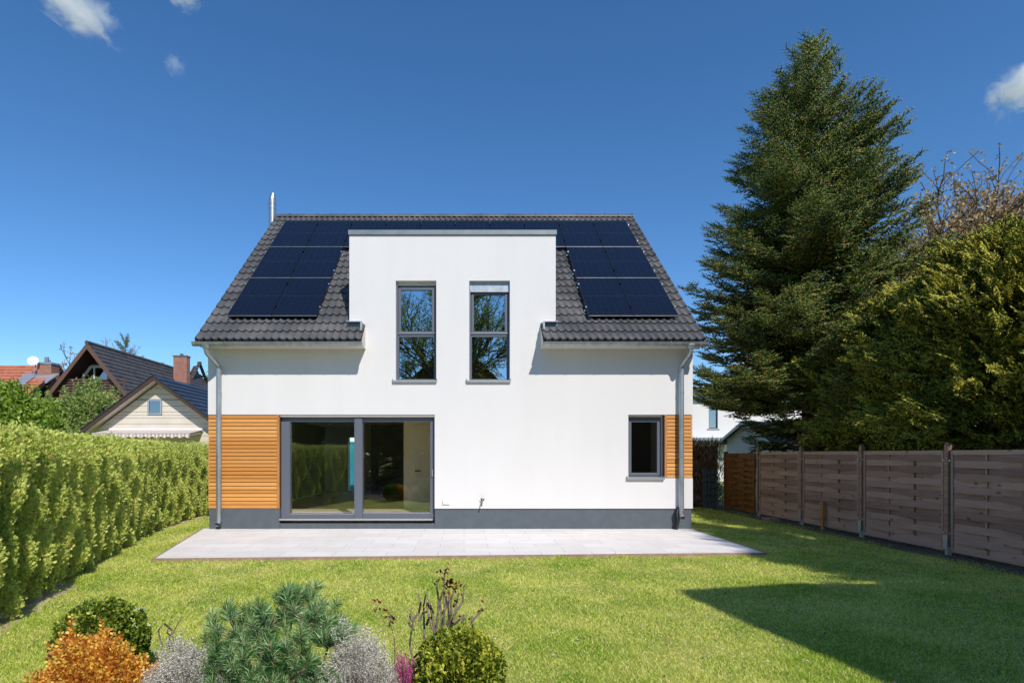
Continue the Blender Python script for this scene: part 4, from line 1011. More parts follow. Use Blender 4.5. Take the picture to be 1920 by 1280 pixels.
# golden cypress screen overhanging the fence
def cypress(label, x, y, H, rad, seed, n=1500, low=1.6):
    global rng
    rng = np.random.default_rng(seed); t = thing('cypress', label, 'tree', (x, y, 0), 'golden cypress trees behind the fence')
    u = rng.random(n) ** .75; a = rng.uniform(0, 2 * np.pi, n); z = low + (H - low) * rng.random(n) ** .9
    k = np.clip((z - low) / (H - low), 0, 1); rr = rad * np.sqrt(np.clip(1 - np.clip((k - .35) / .65, 0, 1) ** 2.2, .02, 1)) * np.where(k < .15, .85 + k, 1)
    lump = 1 + .10 * np.sin(a * 5 + z * 2.1 + seed) + .09 * np.sin(a * 3 - z * 3.7) + .10 * np.sin(z * 6.5 + a * 4 + np.sin(a * 9))
    r = rr * lump * (.60 + .38 * u); out = np.stack([np.cos(a), np.sin(a), np.zeros(n)], 1)
    P = np.array([x, y, 0]) + out * r[:, None]; P[:, 2] = z
    D = out + np.stack([rng.normal(0, .35, n), rng.normal(0, .35, n), .15 + .6 * k + rng.normal(0, .25, n)], 1)
    V, Fc, m = place_mix(CYP, frames(D, np.array([.2, -.75, .8]) + rng.normal(0, .5, (n, 3))), P, rng.uniform(.26, .6, n))
    npmesh('crown', V, Fc, m, [M['cypress'], M['cypress'], M['cypress'], M['cypress_brown']], t)
    W = [((x, y, -.1), (x, y, H * .8), .16, .04)]
    for i in range(60):
        aa = rng.uniform(0, 6.28); zz_ = rng.uniform(.8, H * .8); L = rad * rng.uniform(.5, .85); W.append(((x, y, zz_), (x + math.cos(aa) * L, y + math.sin(aa) * L, zz_ + L * .4), .035, .01))
    V, Fc, m = segs(W, 6); npmesh('trunk', V, Fc, m, M['bark'], t)
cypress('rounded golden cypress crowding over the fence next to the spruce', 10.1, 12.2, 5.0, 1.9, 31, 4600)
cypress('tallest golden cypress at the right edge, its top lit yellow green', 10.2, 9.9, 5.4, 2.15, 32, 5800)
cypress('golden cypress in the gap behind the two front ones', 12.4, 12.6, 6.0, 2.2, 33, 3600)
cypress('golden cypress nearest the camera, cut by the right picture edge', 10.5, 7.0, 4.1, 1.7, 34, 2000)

# branching tree generator
def branching(p, d, L, r, depth, out, tips, rs, spread=.55, kids=(2, 4), taper=.62, upb=.15):
    n = 3; q = np.array(p, float); d = unit(np.array(d, float))
    for i in range(n):
        d = unit(d + rs.normal(0, .12, 3) + np.array([0, 0, upb * .15])); q2 = q + d * L / n
        out.append((q, q2, r * (1 - .3 * i / n), r * (1 - .3 * (i + 1) / n))); q = q2
        if depth > 0 and i > 0:
            for k in range(rs.integers(kids[0], kids[1])):
                ax_ = unit(rs.normal(size=3)); nd = unit(d + ax_ * spread * rs.uniform(.7, 1.5) + np.array([0, 0, upb]))
                branching(q, nd, L * rs.uniform(.55, .8), r * taper * rs.uniform(.7, .95), depth - 1, out, tips, rs, spread, kids, taper, upb)
        if depth <= 1: tips.append((q, d))
    return
def leafcluster(nl, L, wd, spread=1.0, seed=0):
    r = np.random.default_rng(seed); P = []
    for i in range(nl):
        d = unit(r.normal(size=3) + np.array([.6, 0, 0])); P.append(leafq(r.normal(0, .35 * L * spread, 3), d, unit(r.normal(size=3)), L * r.uniform(.7, 1.2), wd * r.uniform(.8, 1.2), 0))
    return join(P)
LC = [leafcluster(7, .085, .026, 1.6, i) for i in range(4)]
def broad_tree(name, label, x, y, H, seed, leafm, per=1, lsize=1.0, kids=(2, 4), depth=3, spread=.55, L0=None, bark='bark', lean=(0, 0, 1), r0=.12, group=None, cat='tree'):
    global rng
    rs = np.random.default_rng(seed); rng = rs; t = thing(name, label, cat, (x, y, 0), group); out = []; tips = []
    branching((x, y, 0), lean, L0 or H * .42, r0, depth, out, tips, rs, spread, kids)
    mz = max(o[1][2] for o in out); f = H / mz
    sc3 = np.array([1, 1, f]); o3 = [((np.array(a) * sc3), (np.array(b) * sc3), c, d) for a, b, c, d in out]
    V, Fc, m = segs(o3, 5); npmesh('trunk', V, Fc, m, M[bark], t)
    tp = np.array([a for a, b in tips]) * sc3; td = np.array([b for a, b in tips])
    if per >= 1:
        tp = np.repeat(tp, per, 0); td = np.repeat(td, per, 0)
    else:
        q = rs.random(len(tp)) < per; tp, td = tp[q], td[q]
    tp = tp + rs.normal(0, .05, tp.shape) * lsize
    if len(tp) > 45000: q = rs.random(len(tp)) < 45000 / len(tp); tp, td = tp[q], td[q]
    V, Fc, m = place_mix(LC, frames(td + rs.normal(0, .6, td.shape)), tp, lsize * rs.uniform(.6, 1.3, len(tp)))
    npmesh('crown', V, Fc, m, leafm, t); print(name, len(out), len(tp)); return t
broad_tree('bronze_leaf_tree', 'open airy tree with small bronze leaves rising behind the golden cypresses', 15.7, 19.5, 11.4, 5, M['bronze_leaf'], per=1, lsize=1.25, depth=4, kids=(2, 5), spread=.62, L0=4.6, r0=.2, lean=(-.04, 0, 1))

broad_tree('bronze_leaf_tree', 'second airy bronze leaved tree at the right picture edge above the cypress', 21.5, 21.5, 11.6, 6, M['bronze_leaf'], per=1, lsize=1.2, depth=4, kids=(2, 4), spread=.6, L0=4.6, r0=.2, group='bronze leaved trees')
def leafy_shrub(name, label, x, y, H, rad, seed, leafm, n=5000, lsize=1.0, shoots=25, low=.2, cat='tree', group=None):
    """crown of leaf clusters on clumps with long loose shoots above"""
    global rng
    rs = np.random.default_rng(seed); rng = rs; t = thing(name, label, cat, (x, y, 0), group)
    nc = 60; ca = rs.uniform(0, 6.28, nc); cz = rs.uniform(low + .3, H * .88, nc); k = cz / H; cr_ = rad * np.sqrt(np.clip(1 - ((k - .45) / .6) ** 2, .05, 1)) * rs.uniform(.3, .9, nc)
    cc = np.stack([x + np.cos(ca) * cr_, y + np.sin(ca) * cr_, cz], 1); ids = rs.integers(0, nc, n)
    P = cc[ids] + rand_dir(n) * (rs.random((n, 1)) ** .5) * rad * .36
    D = rs.normal(size=(n, 3)) + np.array([0, 0, .5]); W = [((x, y, -.1), (x, y, H * .5), .08, .04)] + [((x, y, H * .25 * rs.random()), c, .03, .01) for c in cc]
    for i in range(shoots):
        c = cc[rs.integers(0, nc)]; d = unit(np.array([rs.normal(0, .3), rs.normal(0, .3), 1])); L = rs.uniform(.3, .7) * min(1, H / 3); e = c + d * (rad * .3 + L); W.append((c, e, .008, .003))
        q = np.linspace(.2, 1, 12)[:, None]; P = np.vstack([P, c + (e - c) * q]); D = np.vstack([D, np.tile(d, (12, 1)) + rs.normal(0, .6, (12, 3))])
    P[:, 2] = np.maximum(P[:, 2], .1)
    V, Fc, m = place_mix(LC, frames(D), P, lsize * rs.uniform(.7, 1.3, len(P))); npmesh('crown', V, Fc, m, leafm, t)
    V, Fc, m = segs(W, 5); npmesh('trunk', V, Fc, m, M['bark'], t); return t
leafy_shrub('maple_tree', 'bright green leafy maple at the left picture edge behind the hedge', -9.3, 11.0, 3.12, 1.15, 61, M['maple'], 13000, .85, shoots=10)
leafy_shrub('hazel_shrub', 'pale green loose shrub with upright shoots in front of the timber balcony', -16.9, 25.0, 4.7, 1.9, 62, M['pale_leaf'], 12000, 1.25, shoots=90)
conifer('fir_tree', 'thin distant conifer tip left of the pair showing above the dark ridge', at(235, 0, 60)[0], 60, at(0, 641, 60)[2], ([0, 8, 12, 14], [3, 2.2, 1, .2]), elp, 71, nper=3, dz=.8, size=1.3, zmin=8, group='far trees above the ridge')
broad_tree('distant_tree', 'small open tree crown showing above the dark ridge near the chimney', at(258, 0, 62)[0], 62, at(0, 637, 62)[2], 72, M['bronze_leaf'], per=1, lsize=2.2, depth=3, L0=6, r0=.2, group='far trees above the ridge')
leafy_shrub('distant_tree', 'pale far tree at the right foot of the dark roof beside the white house', at(386, 0, 55)[0], 55, at(0, 690, 55)[2], 3, 73, M['pale_leaf'], 2500, 3.0)

# ------------------------------------------------------------------ left hedge
def hedge():
    global rng
    rng = np.random.default_rng(9); t = thing('hedge', 'long clipped yellow green conifer hedge along the left side of the lawn', 'hedge', (-5.5, 9, 0))
    yy = np.array([a[1] for a in HL]); xx_ = np.array([a[0] for a in HL])
    hx = lambda y: np.interp(y, yy, xx_)
    Hh = 1.86; n = 190000
    # more cover where it stands close
    y = 3 + 14.4 * rng.random(n) ** 1.35; z = rng.uniform(.03, Hh + .02, n)
    ph = y / .38 + .25 * np.sin(y * 1.1) + .12 * np.sin(y * 2.9) + .20 * np.sin(z * 1.9 + y * 1.3); plume = np.abs(np.sin(np.pi * ph)) ** 1.0            # vertical plumes
    rag = .10 * np.sin(z * 5 + np.floor(ph) * 2.3) * .5 + rng.normal(0, .03, n)
    dep = -.10 + .46 * plume + .05 * np.sin(z * 9 + y * 14) * np.sin(y * 5) + rag - .06 * (z > 1.5) * (z - 1.5) - .15 * (z < .35) * (.35 - z)
    x = hx(y) - .30 + dep
    n1 = np.stack([np.full(n, .9), np.full(n, -.25), np.zeros(n)], 1)
    D = n1 * .30 + np.stack([rng.normal(0, .25, n), rng.normal(0, .42, n) + .35 * np.cos(np.pi * ph) * np.sign(np.sin(np.pi * ph)), rng.uniform(.1, 1.1, n)], 1)
    keep_ = (plume > .42) | (rng.random(n) < .10)
    P = np.stack([x, y, z], 1)[keep_]; D = D[keep_]; n1 = n1[keep_]
    # top
    m_ = 16000; y2 = 3 + 14.4 * rng.random(m_) ** 1.2; x2 = hx(y2) - .15 - rng.random(m_) * .85; z2 = Hh - .03 + np.abs(rng.normal(0, .04, m_)) + .04 * np.sin(y2 * 7) * np.sin(x2 * 6 + y2 * 3) + .04 * np.sin(y2 * 2.1)
    P = np.vstack([P, np.stack([x2, y2, z2], 1)]); D = np.vstack([D, np.stack([rng.normal(0, .6, m_), rng.normal(0, .6, m_), rng.uniform(.2, 1, m_)], 1)])
    def fan(seed):
        r = random.Random(seed); Q = [leafq((0, 0, 0), (1, 0, 0), (0, 0, 1), 1, .09, 0)]
        for i, u in enumerate((.15, .36, .56, .76)):
            sg = 1 if i % 2 else -1
            for s2 in (sg, -sg): Q.append(leafq((u, 0, r.uniform(-.03, .03)), (1, s2 * r.uniform(.6, 1.1), r.uniform(-.25, .25)), (r.uniform(-.4, .4), 0, 1), (.62 - u * .35) * r.uniform(.7, 1.1), .075, 0))
        return join(Q)
    UU = np.vstack([n1 + np.array([0, -.5, .5]), np.tile([.2, -.3, 1.], (m_, 1))]) + rng.normal(0, .45, (len(P), 3))
    V, Fc, m = place_mix([fan(i) for i in range(5)], frames(D, UU), P, rng.uniform(.02, .058, len(P)))
    nf = 9; k_ = len(m) // nf; m = np.repeat((rng.random(k_) < .03).astype(int), nf)
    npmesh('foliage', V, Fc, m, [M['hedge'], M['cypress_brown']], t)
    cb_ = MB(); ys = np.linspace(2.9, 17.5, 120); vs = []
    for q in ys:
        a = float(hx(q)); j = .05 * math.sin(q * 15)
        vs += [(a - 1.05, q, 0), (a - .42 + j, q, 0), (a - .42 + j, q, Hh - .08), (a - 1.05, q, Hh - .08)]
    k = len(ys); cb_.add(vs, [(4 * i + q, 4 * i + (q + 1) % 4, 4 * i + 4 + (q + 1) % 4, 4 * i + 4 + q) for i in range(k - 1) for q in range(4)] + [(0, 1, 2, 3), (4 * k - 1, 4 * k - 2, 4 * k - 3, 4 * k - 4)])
    cb_.build('dark_core', M['hedge_core'], t)  # solid slab, its near-black colour stands in for shade inside the hedge
hedge()

# ------------------------------------------------------------------ foreground planting
def ball(name, label, x, y, zc, r, seed, mtl, n=9000):
    global rng
    rng = np.random.default_rng(seed); t = thing(name, label, 'shrub', (x, y, 0))
    d = rand_dir(n); lump = 1 + .05 * np.sin(d[:, 0] * 9 + seed) * np.sin(d[:, 2] * 8) + .04 * np.sin(d[:, 1] * 14)
    P = np.array([x, y, zc]) + d * (r * lump * rng.uniform(.78, 1.03, n))[:, None]
    q = P[:, 2] > .02; P, d = P[q], d[q]
    Tm = join([leafq((0, 0, 0), (1, 0, .1), (0, 0, 1), .02, .0058, 0), leafq((.0, 0, 0), (.6, .8, 0), (0, .2, 1), .018, .0055, 0), leafq((.0, 0, 0), (.6, -.8, 0), (0, -.2, 1), .018, .0055, 0)])
    V, Fc, m = place_mix([Tm], frames(d + rng.normal(0, .5, d.shape) + np.array([0, 0, .35]), None, rng.uniform(-3, 3, len(d))), P, rng.uniform(.85, 1.6, len(P)))
    npmesh('foliage', V, Fc, m, mtl, t)
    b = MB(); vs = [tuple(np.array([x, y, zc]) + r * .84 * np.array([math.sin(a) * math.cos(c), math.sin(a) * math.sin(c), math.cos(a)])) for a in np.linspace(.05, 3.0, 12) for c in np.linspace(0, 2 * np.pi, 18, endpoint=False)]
    b.add(vs, [(i * 18 + k, i * 18 + (k + 1) % 18, (i + 1) * 18 + (k + 1) % 18, (i + 1) * 18 + k) for i in range(11) for k in range(18)] + [tuple(range(18))]).build('dark_core', M['hedge_core'], t)  # closed dark ball, shade between the leaves put into its colour
    V, Fc, m = segs([((x, y, -.02), (x, y, zc), .02, .012)], 6); npmesh('stem', V, Fc, m, M['bark'], t)
px = lambda p, Y: (p - 870) * Y / F
pz = lambda p, Y: CH + (852 - p) * Y / F
ball('boxwood', 'round dark green clipped boxwood behind the orange shrub at lower left', px(190, 3.9), 3.9, .31, .285, 81, M['box_leaf'], 10000)
ball('boxwood', 'round yellow green clipped boxwood at the foot of the rose bush', px(862, 3.45), 3.45, .28, .262, 82, M['box_leaf_bright'], 10000)

def sprig(L, nl, ll, lw, up, seed, mi=0, tipm=None):
    r = random.Random(seed); P = [spindle((0, 0, 0), (1, 0, 0), L, .003, 1)]
    Q = []
    for i in range(nl):
        u = L * (i + 1) / nl; a = i * 2.4; d = np.array([up, math.cos(a), math.sin(a)])
        Q.append(leafq((u, 0, 0), d, (-.4, math.sin(a), -math.cos(a)), ll * r.uniform(.7, 1.1) * (1.1 - .5 * i / nl), lw, mi))
    return join(Q)
def dome(name, label, cat, x, y, rx, ry, h, seed, temps, mats, n, smin=.7, smax=1.2, stems=M['bark_grey'], group=None, outw=.6, core=None):
    global rng
    rng = np.random.default_rng(seed); t = thing(name, label, cat, (x, y, 0), group)
    d = rand_dir(n); d[:, 2] = np.abs(d[:, 2]); d[:, 2] *= 1.0; k = rng.uniform(.55, .97, n) * (1 + .15 * np.sin(d[:, 0] * 7 + seed) * np.cos(d[:, 1] * 6) + .09 * np.sin(d[:, 2] * 11 + d[:, 0] * 4)) * np.where(rng.random(n) < .06, rng.uniform(1, 1.18, n), 1)
    P = np.stack([x + d[:, 0] * rx * k, y + d[:, 1] * ry * k, .03 + d[:, 2] * h * k], 1)
    D = d * outw + np.array([0, 0, .7]) + rng.normal(0, .22, d.shape)
    V, Fc, m = place_mix(temps, frames(D, None, rng.uniform(-3, 3, n)), P, rng.uniform(smin, smax, n)); npmesh('foliage', V, Fc, m, mats, t)
    W = [((x + rng.normal(0, .03), y + rng.normal(0, .03), 0), tuple(P[i]), .004, .002) for i in rng.integers(0, n, 220)]
    V, Fc, m = segs(W, 4); npmesh('stems', V, Fc, m, stems, t)
    if core:
        vs = [(x + rx * .62 * math.sin(a) * math.cos(c), y + ry * .62 * math.sin(a) * math.sin(c), .01 + h * .66 * math.cos(a)) for a in np.linspace(.05, 1.6, 8) for c in np.linspace(0, 2 * np.pi, 16, endpoint=False)]
        MB().add(vs, [(i * 16 + q, i * 16 + (q + 1) % 16, (i + 1) * 16 + (q + 1) % 16, (i + 1) * 16 + q) for i in range(7) for q in range(16)] + [tuple(range(16))]).build('dark_core', core, t)  # solid dark hull filling the mound in place of single branches
    return t
SG = [sprig(.075, 16, .016, .0026, .9, i) for i in range(3)]
dome('lavender', 'silver grey lavender mound between orange shrub and dwarf pine', 'shrub', px(355, 3.45), 3.45, .27, .22, pz(1216, 3.45), 91, SG, M['silver'], 2600, group='silver lavender mounds', core=M['soil'])
dome('lavender', 'silver grey lavender mound to the right of the dwarf pine', 'shrub', px(672, 3.4), 3.4, .245, .22, pz(1196, 3.4), 92, SG, M['silver'], 3000, group='silver lavender mounds', core=M['soil'])
OG = [sprig(.10, 12, .034, .0082, .8, i + 9) for i in range(3)]
dome('orange_shrub', 'low shrub with bright orange and yellow leaves at the lower left corner', 'shrub', px(175, 3.35), 3.35, .30, .24, pz(1219, 3.35), 93, OG, M['orange_leaf'], 2600, outw=.9, core=M['soil'])
PG = [sprig(.07, 16, .011, .004, .7, i + 19) for i in range(3)]
dome('heather', 'small clump of pink heather blossom beside the round boxwood', 'flower', px(762, 3.45), 3.45, .075, .08, pz(1236, 3.45), 94, PG, M['pink'], 260)

def tuft(seed, n=115, L=.078):
    r = np.random.default_rng(seed); P = []
    for i in range(n):
        u = r.uniform(-.05, .02); d = unit(np.array([r.uniform(.15, 1.0), r.normal(0, .55), r.normal(0, .55)])); P.append(leafq((u, 0, 0), d, unit(r.normal(size=3)), L * r.uniform(.75, 1.15), .0019, 0))
    for i in range(2): P.append(leafq((0, 0, 0), (1, 0, 0), (0, i, 1 - i), .045, .006, 1))
    return join(P)
def mugo():
    global rng
    rng = np.random.default_rng(95); Y = 3.5; x = px(520, Y); t = thing('dwarf_pine', 'bushy green dwarf pine with long needles in the middle of the flower bed', 'shrub', (x, Y, 0))
    tips = []; W = []
    heads = [(545, 1115, .05), (500, 1140, 0), (590, 1140, .03), (440, 1160, 0), (470, 1185, -.1), (620, 1180, 0), (560, 1190, -.15), (410, 1200, 0), (520, 1230, -.2), (600, 1230, -.2), (450, 1240, -.2), (480, 1150, .1), (570, 1160, .1), (500, 1200, -.05), (545, 1250, -.25), (425, 1270, -.15), (610, 1265, -.12), (485, 1275, -.25)]
    for hx_, hy, dy in heads:
        e = np.array([px(hx_, Y), Y + dy, pz(hy, Y) - .04]); b = np.array([x + rng.normal(0, .04), Y, .05]); mid = (b + e) / 2 + np.array([(e[0] - b[0]) * .25, 0, -.03])
        W += [(b, mid, .012, .009), (mid, e, .009, .005)]
        for k in range(13):
            o = rng.normal(0, .066, 3); o[2] = o[2] * .8 - .015; q = e + o; tips.append((q, unit(q - mid) + np.array([0, 0, .5]) + rng.normal(0, .2, 3))); W.append((mid * .3 + e * .7, q, .005, .003))
    P = np.array([a for a, b in tips]); D = np.array([b for a, b in tips])
    P[:, 2] = np.maximum(P[:, 2], .08)
    V, Fc, m = place_mix([tuft(i) for i in range(4)], frames(D), P, rng.uniform(.8, 1.2, len(P))); npmesh('needles', V, Fc, m, [M['pine_needle'], M['pine_bud']], t)
    V, Fc, m = segs(W, 5); npmesh('branches', V, Fc, m, M['bark_grey'], t)
mugo()
def rose(name, label, Y, lines, leaves, r0=.006, cat='rose bush'):
    b = lines[0][0]; t = thing(name, label, cat, (px(b[0], Y), Y, 0)); rs = np.random.default_rng(int(b[0])); W = []
    for ln in lines:
        pts = [np.array([px(a, Y), Y + rs.normal(0, .03) * (i > 0), pz(c, Y)]) for i, (a, c) in enumerate(ln)]
        rr = r0 * (ln[0][2] if len(ln[0]) > 2 else 1)
        for i in range(len(pts) - 1): W.append((pts[i], pts[i + 1], rr * (1 - .12 * i), rr * (1 - .12 * (i + 1))))
    V, Fc, m = segs(W, 6); npmesh('stems', V, Fc, m, M['bark_grey'], t)
    if leaves:
        P = []
        for (a, c, n) in leaves:
            for k in range(n): P.append(leafq((px(a + rs.normal(0, 5), Y), Y + rs.normal(0, .02), pz(c + rs.normal(0, 6), Y)), rs.normal(size=3), rs.normal(size=3), rs.uniform(.022, .038), .009, 0))
        V, Fc, m = join(P); npmesh('leaves', V, Fc, m, M['red_leaf'], t)
L2 = lambda *a: list(a)
rose('rose_bush', 'woody pruned rose bush with dark red young leaves behind the round boxwood', 3.6, [
    L2((776, 1330), (776, 1232), (768, 1212), (772, 1180), (776, 1160), (770, 1140)), L2((776, 1232), (795, 1212), (795, 1180), (793, 1140), (799, 1112)), L2((772, 1165), (785, 1150), (790, 1125), (785, 1112)),
    L2((795, 1215), (815, 1195), (812, 1160), (805, 1128), (800, 1110)), L2((815, 1200), (820, 1160), (822, 1125), (820, 1095), (821, 1085)), L2((820, 1195), (832, 1165), (834, 1130), (832, 1100), (834, 1072), (840, 1062)),
    L2((835, 1200), (842, 1165), (840, 1135), (843, 1112)), L2((838, 1180), (855, 1145), (868, 1125), (870, 1105)), L2((850, 1195), (858, 1175), (868, 1160), (874, 1152)), L2((868, 1200), (872, 1180), (873, 1165)), L2((876, 1190), (884, 1170), (886, 1155)), L2((884, 1165), (898, 1148), (904, 1138)),
    L2((776, 1180), (768, 1165), (770, 1150)), L2((826, 1195), (828, 1160), (824, 1130), (830, 1108)), L2((838, 1170), (846, 1150), (846, 1120), (852, 1104)), L2((843, 1185), (850, 1160), (856, 1130), (860, 1112)), L2((800, 1170), (806, 1150), (800, 1135)), L2((812, 1180), (806, 1165), (812, 1150), (808, 1130)), L2((785, 1165), (792, 1150), (800, 1144)), L2((851, 1170), (862, 1158), (870, 1150)), L2((830, 1150), (838, 1135), (836, 1118)), L2((800, 1130), (808, 1145), (816, 1180)), L2((845, 1180), (835, 1190), (825, 1210))],
    [(838, 1066, 7), (830, 1072, 6), (820, 1088, 7), (840, 1092, 12), (846, 1100, 10), (858, 1098, 14), (862, 1108, 8), (852, 1130, 7), (873, 1162, 5), (903, 1140, 5), (838, 1105, 6)], .0085)
rose('young_rose', 'single thin rose stem with two dark red leaf tufts left of the rose bush', 3.6, [L2((738, 1330), (739, 1215), (738, 1195), (730, 1175), (724, 1172), (714, 1160), (710, 1140)), L2((730, 1175), (733, 1160), (734, 1150))],
     [(708, 1132, 12), (733, 1156, 12), (712, 1145, 3)], .004)
rose('cut_twig', 'bare forked cut twig standing left of the first lavender mound', 3.75, [L2((312, 1330), (307, 1232), (298, 1210), (296, 1182), (302, 1176), (306, 1170)), L2((316, 1330), (317, 1215), (317, 1200), (321, 1180), (325, 1160)), L2((317, 1200), (310, 1190), (306, 1170)), L2((317, 1215), (322, 1195), (327, 1178), (338, 1157))], None, .0065, 'twig')

# daisies and leaf litter on the lawn
def daisies():
    global rng
    rng = np.random.default_rng(99); n = 260; y = 4.2 + 8 * rng.random(n) ** 1.3; x = rng.uniform(-.7, .62, n) * y
    ok = ~in_poly(x, y, TER) & (y < 8.1) & (x > np.interp(y, [a[1] for a in HL], [a[0] for a in HL]) + .3); x, y = x[ok], y[ok]; n = len(x)
    T_ = join([leafq((0, 0, 0), (math.cos(a), math.sin(a), .2), (0, 0, 1), .011, .004, 0) for a in np.linspace(0, 6.28, 7)[:-1]])
    V, Fc, m = inst(T_, frames(np.tile([1., 0, 0], (n, 1)) + rng.normal(0, .3, (n, 3))), np.stack([x, y, np.full(n, .035)], 1), rng.uniform(.5, 1.1, n))
    o = npmesh('daisies', V, Fc, m, M['daisy']); o['kind'] = 'stuff'; tag(o, 'tiny white daisies and pale petals scattered over the lawn', 'daisies')
daisies()

def litter():
    global rng
    rng = np.random.default_rng(199); n = 420; y = 3.9 + 8 * rng.random(n) ** 1.4; x = rng.uniform(-.8, 1.0, n) * y
    ok = ~in_poly(x, y, inset(TER, .3)) & (y < 8.9) & (x > np.interp(y, [a[1] for a in HL], [a[0] for a in HL]) + .1) & (x < 7.7); x, y = x[ok], y[ok]; n = len(x)
    T_ = leafq((0, 0, 0), (1, 0, .15), (0, 0, 1), .03, .009, 0)
    V, Fc, m = inst(T_, frames(np.stack([rng.normal(size=n), rng.normal(size=n), rng.uniform(0, .3, n)], 1)), np.stack([x, y, np.where(in_poly(x, y, TER), .104, .028)], 1), rng.uniform(.5, 1.3, n))
    o = npmesh('leaf_litter', V, Fc, m, M['brown_twig']); o['kind'] = 'stuff'; tag(o, 'small dry brown leaves scattered on the lawn and terrace edge', 'leaves')
litter()

# ------------------------------------------------------------------ behind the camera: what throws the lawn shadow and shows in the panes
KX, KY = SUN.x / SUN.z, SUN.y / SUN.z
def src(gx, gy, H): return gx + KX * H, gy + KY * H                # point at height H whose shadow falls on (gx, gy)
sx, sy = src(2.5, 6.62, 8.6)
nh = thing('neighbour_house', 'neighbouring house beside the camera that throws the gable shadow on the lawn', 'house', (sx + 5, sy, 0))
hd = 4.3; tn = .9
mb = MB(); roof_rows(mb, (sx, sy + hd, 8.6 - hd * tn), (sx + 10, sy + hd, 8.6 - hd * tn), (sx + 10, sy, 8.6), (sx, sy, 8.6), 12, .05); roof_rows(mb, (sx + 10, sy - hd, 8.6 - hd * tn), (sx, sy - hd, 8.6 - hd * tn), (sx, sy, 8.6), (sx + 10, sy, 8.6), 12, .05); mb.build('roof', M['tile_red'], nh)
MB().slab([(sx + .3, sy - hd + .4, 0), (sx + .3, sy + hd - .4, 0), (sx + .3, sy + hd - .4, 8.4 - hd * tn), (sx + .3, sy, 8.35), (sx + .3, sy - hd + .4, 8.4 - hd * tn)], (9.4, 0, 0)).build('wall', M['brown_wood'], nh)
hb_ = thing('garden_house', 'steep gabled brown house across the garden behind the camera', 'house', (-.8, -14, 0))
azz, ax, Yh, hw = 10.1, -.6, -17.0, 5.0; ez = azz - hw * .97
mb = MB(); roof_rows(mb, (ax + hw, Yh - 9, ez), (ax + hw, Yh, ez), (ax, Yh, azz), (ax, Yh - 9, azz), 14, .05); roof_rows(mb, (ax - hw, Yh, ez), (ax - hw, Yh - 9, ez), (ax, Yh - 9, azz), (ax, Yh, azz), 14, .05); mb.build('roof', M['tile_red'], hb_)
MB().slab([(ax - hw + .3, Yh - .5, 0), (ax + hw - .3, Yh - .5, 0), (ax + hw - .3, Yh - .5, ez), (ax, Yh - .5, azz - .2), (ax - hw + .3, Yh - .5, ez)], (0, -7, 0)).build('wall', mat('ochre_wall', (.20, .15, .05), (.28, .22, .08), 2, .9), hb_)
broad_tree('garden_tree', 'spreading half leafed tree behind the camera seen only in window panes', -.2, -13.2, 14.5, 15, M['maple'], per=1, lsize=1.35, depth=4, kids=(2, 5), spread=.85, L0=5.2, r0=.24)
conifer('yew_tree', 'dark evergreen behind the camera mirrored in the left door pane', -4.2, -3.0, 4.2, ([0, 1, 3, 4.2], [1.4, 1.5, .9, .2]), ([0, 4], [0, .9]), 16, nper=8, dz=.2, size=.6, zmin=.2)
SG4 = 'spruces out of frame beyond the right fence'
for (gx_, gy_, H_, wd_, rot_, lb_) in ((4.6, 11.4, 12.6, .72, 40, 'slender spruce out of frame whose tip shades the terrace corner'), (6.6, 9.3, 9.6, .8, 150, 'shortest spruce out of frame beside the neighbouring house'),
        (4.5, 14.6, 12.4, .52, 250, 'broad spruce out of frame that shades the lawn beside the house wall')):
    q_ = src(gx_, gy_, H_); copy_tree(spruce, (q_[0], q_[1], 0), R(rot_), (wd_, wd_, H_ / 12.7), lb_, group=SG4)
for i in range(5):
    copy_tree(bpy.data.objects['cypress'], (-13 + i * 2.6, -7.2 - (i % 2), 0), i * 1.3, (1.0, 1.0, 1.05), 'evergreen number %s from the left in the dark screen behind the camera' % ('one', 'two', 'three', 'four', 'five')[i], group='evergreen screen behind the camera')
# turquoise shed seen through the back door
o = MB().box(-7.2, -4.8, 24.5, 25.5, 0, 2.2).build('tool_shed', M['turquoise']); tag(o, 'turquoise panel seen through the glazed back of the house', 'shed')

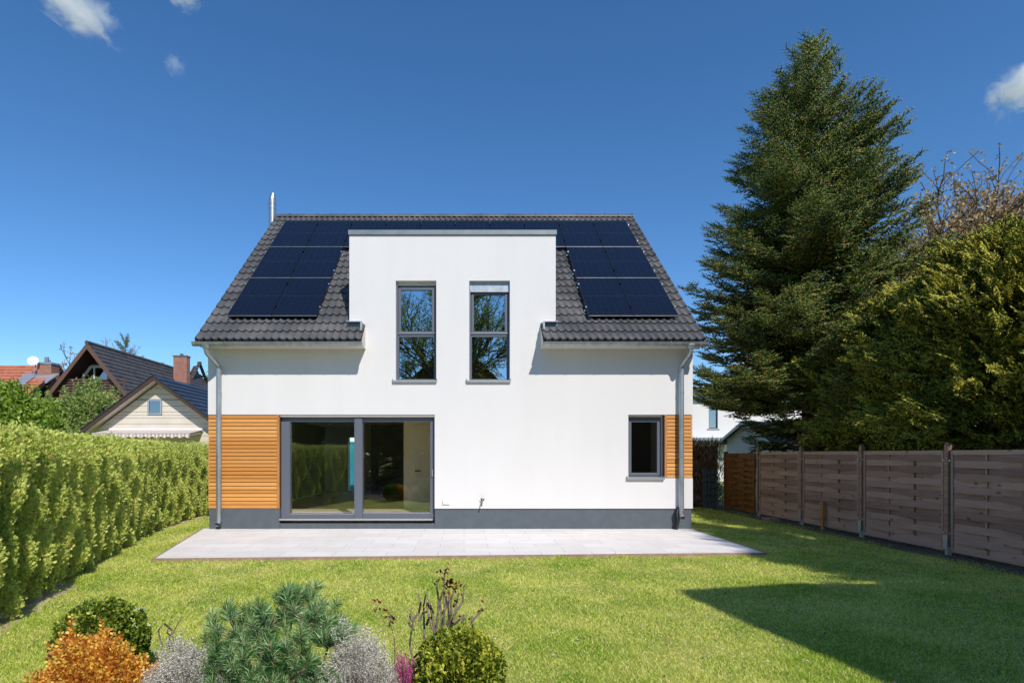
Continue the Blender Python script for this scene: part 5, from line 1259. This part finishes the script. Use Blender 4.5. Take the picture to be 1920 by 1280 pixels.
# ------------------------------------------------------------------ clouds
def cloud_mat(seed, dens, size):
    m = bpy.data.materials.new('cloud_vapour'); m.use_nodes = True; n = m.node_tree; N = n.nodes; L = n.links; N.clear()
    out = N.new('ShaderNodeOutputMaterial'); v = N.new('ShaderNodeVolumePrincipled'); v.inputs['Color'].default_value = (1, 1, 1, 1); v.inputs['Anisotropy'].default_value = -.2
    tc = N.new('ShaderNodeTexCoord'); mp = N.new('ShaderNodeMapping'); mp.inputs['Location'].default_value = (seed, seed * .7, 0); L.new(tc.outputs['Object'], mp.inputs[0])
    nz = N.new('ShaderNodeTexNoise'); nz.inputs['Scale'].default_value = 2.1; nz.inputs['Detail'].default_value = 8; nz.inputs['Roughness'].default_value = .68; nz.inputs['Distortion'].default_value = .6; L.new(mp.outputs[0], nz.inputs['Vector'])
    ln = N.new('ShaderNodeVectorMath'); ln.operation = 'LENGTH'; L.new(tc.outputs['Object'], ln.inputs[0])
    a = N.new('ShaderNodeMath'); a.operation = 'MULTIPLY_ADD'; a.inputs[1].default_value = -.42; L.new(ln.outputs['Value'], a.inputs[0]); L.new(nz.outputs[0], a.inputs[2])
    b = N.new('ShaderNodeMath'); b.operation = 'SUBTRACT'; b.inputs[1].default_value = .22; L.new(a.outputs[0], b.inputs[0])
    c = N.new('ShaderNodeMath'); c.operation = 'MULTIPLY'; c.inputs[1].default_value = dens; c.use_clamp = False; L.new(b.outputs[0], c.inputs[0])
    d = N.new('ShaderNodeMath'); d.operation = 'MAXIMUM'; d.inputs[1].default_value = 0; L.new(c.outputs[0], d.inputs[0]); L.new(d.outputs[0], v.inputs['Density']); L.new(v.outputs[0], out.inputs['Volume'])
    return m
def cloud(label, p, py_, w_, h_, tilt, seed, dens):
    Y = 400; c = at(p, py_, Y); s = Y / F; me = bpy.data.meshes.new('cloud')
    import bmesh
    bm = bmesh.new(); bmesh.ops.create_icosphere(bm, subdivisions=3, radius=1); bm.to_mesh(me); bm.free()
    o = bpy.data.objects.new('cloud', me); C.objects.link(o); o.location = c; o.scale = (w_ * s / 2, h_ * s / 2, h_ * s / 2); o.rotation_euler = (0, R(tilt), 0)
    me.materials.append(cloud_mat(seed, dens, 1)); tag(o, label, 'cloud', 'small white clouds')
cloud('largest wispy white cloud at the top left of the sky', 140, 12, 230, 120, 35, 1.3, .32)
cloud('small white wisp at the top edge right of the largest cloud', 345, -5, 90, 60, 10, 4.1, .3)
cloud('tiny faint cloud puff alone below the left wisps', 326, 122, 50, 52, 60, 7.7, .16)
cloud('white cloud at the right picture edge beyond the spruce', 1912, 165, 120, 130, 70, 9.9, .4)
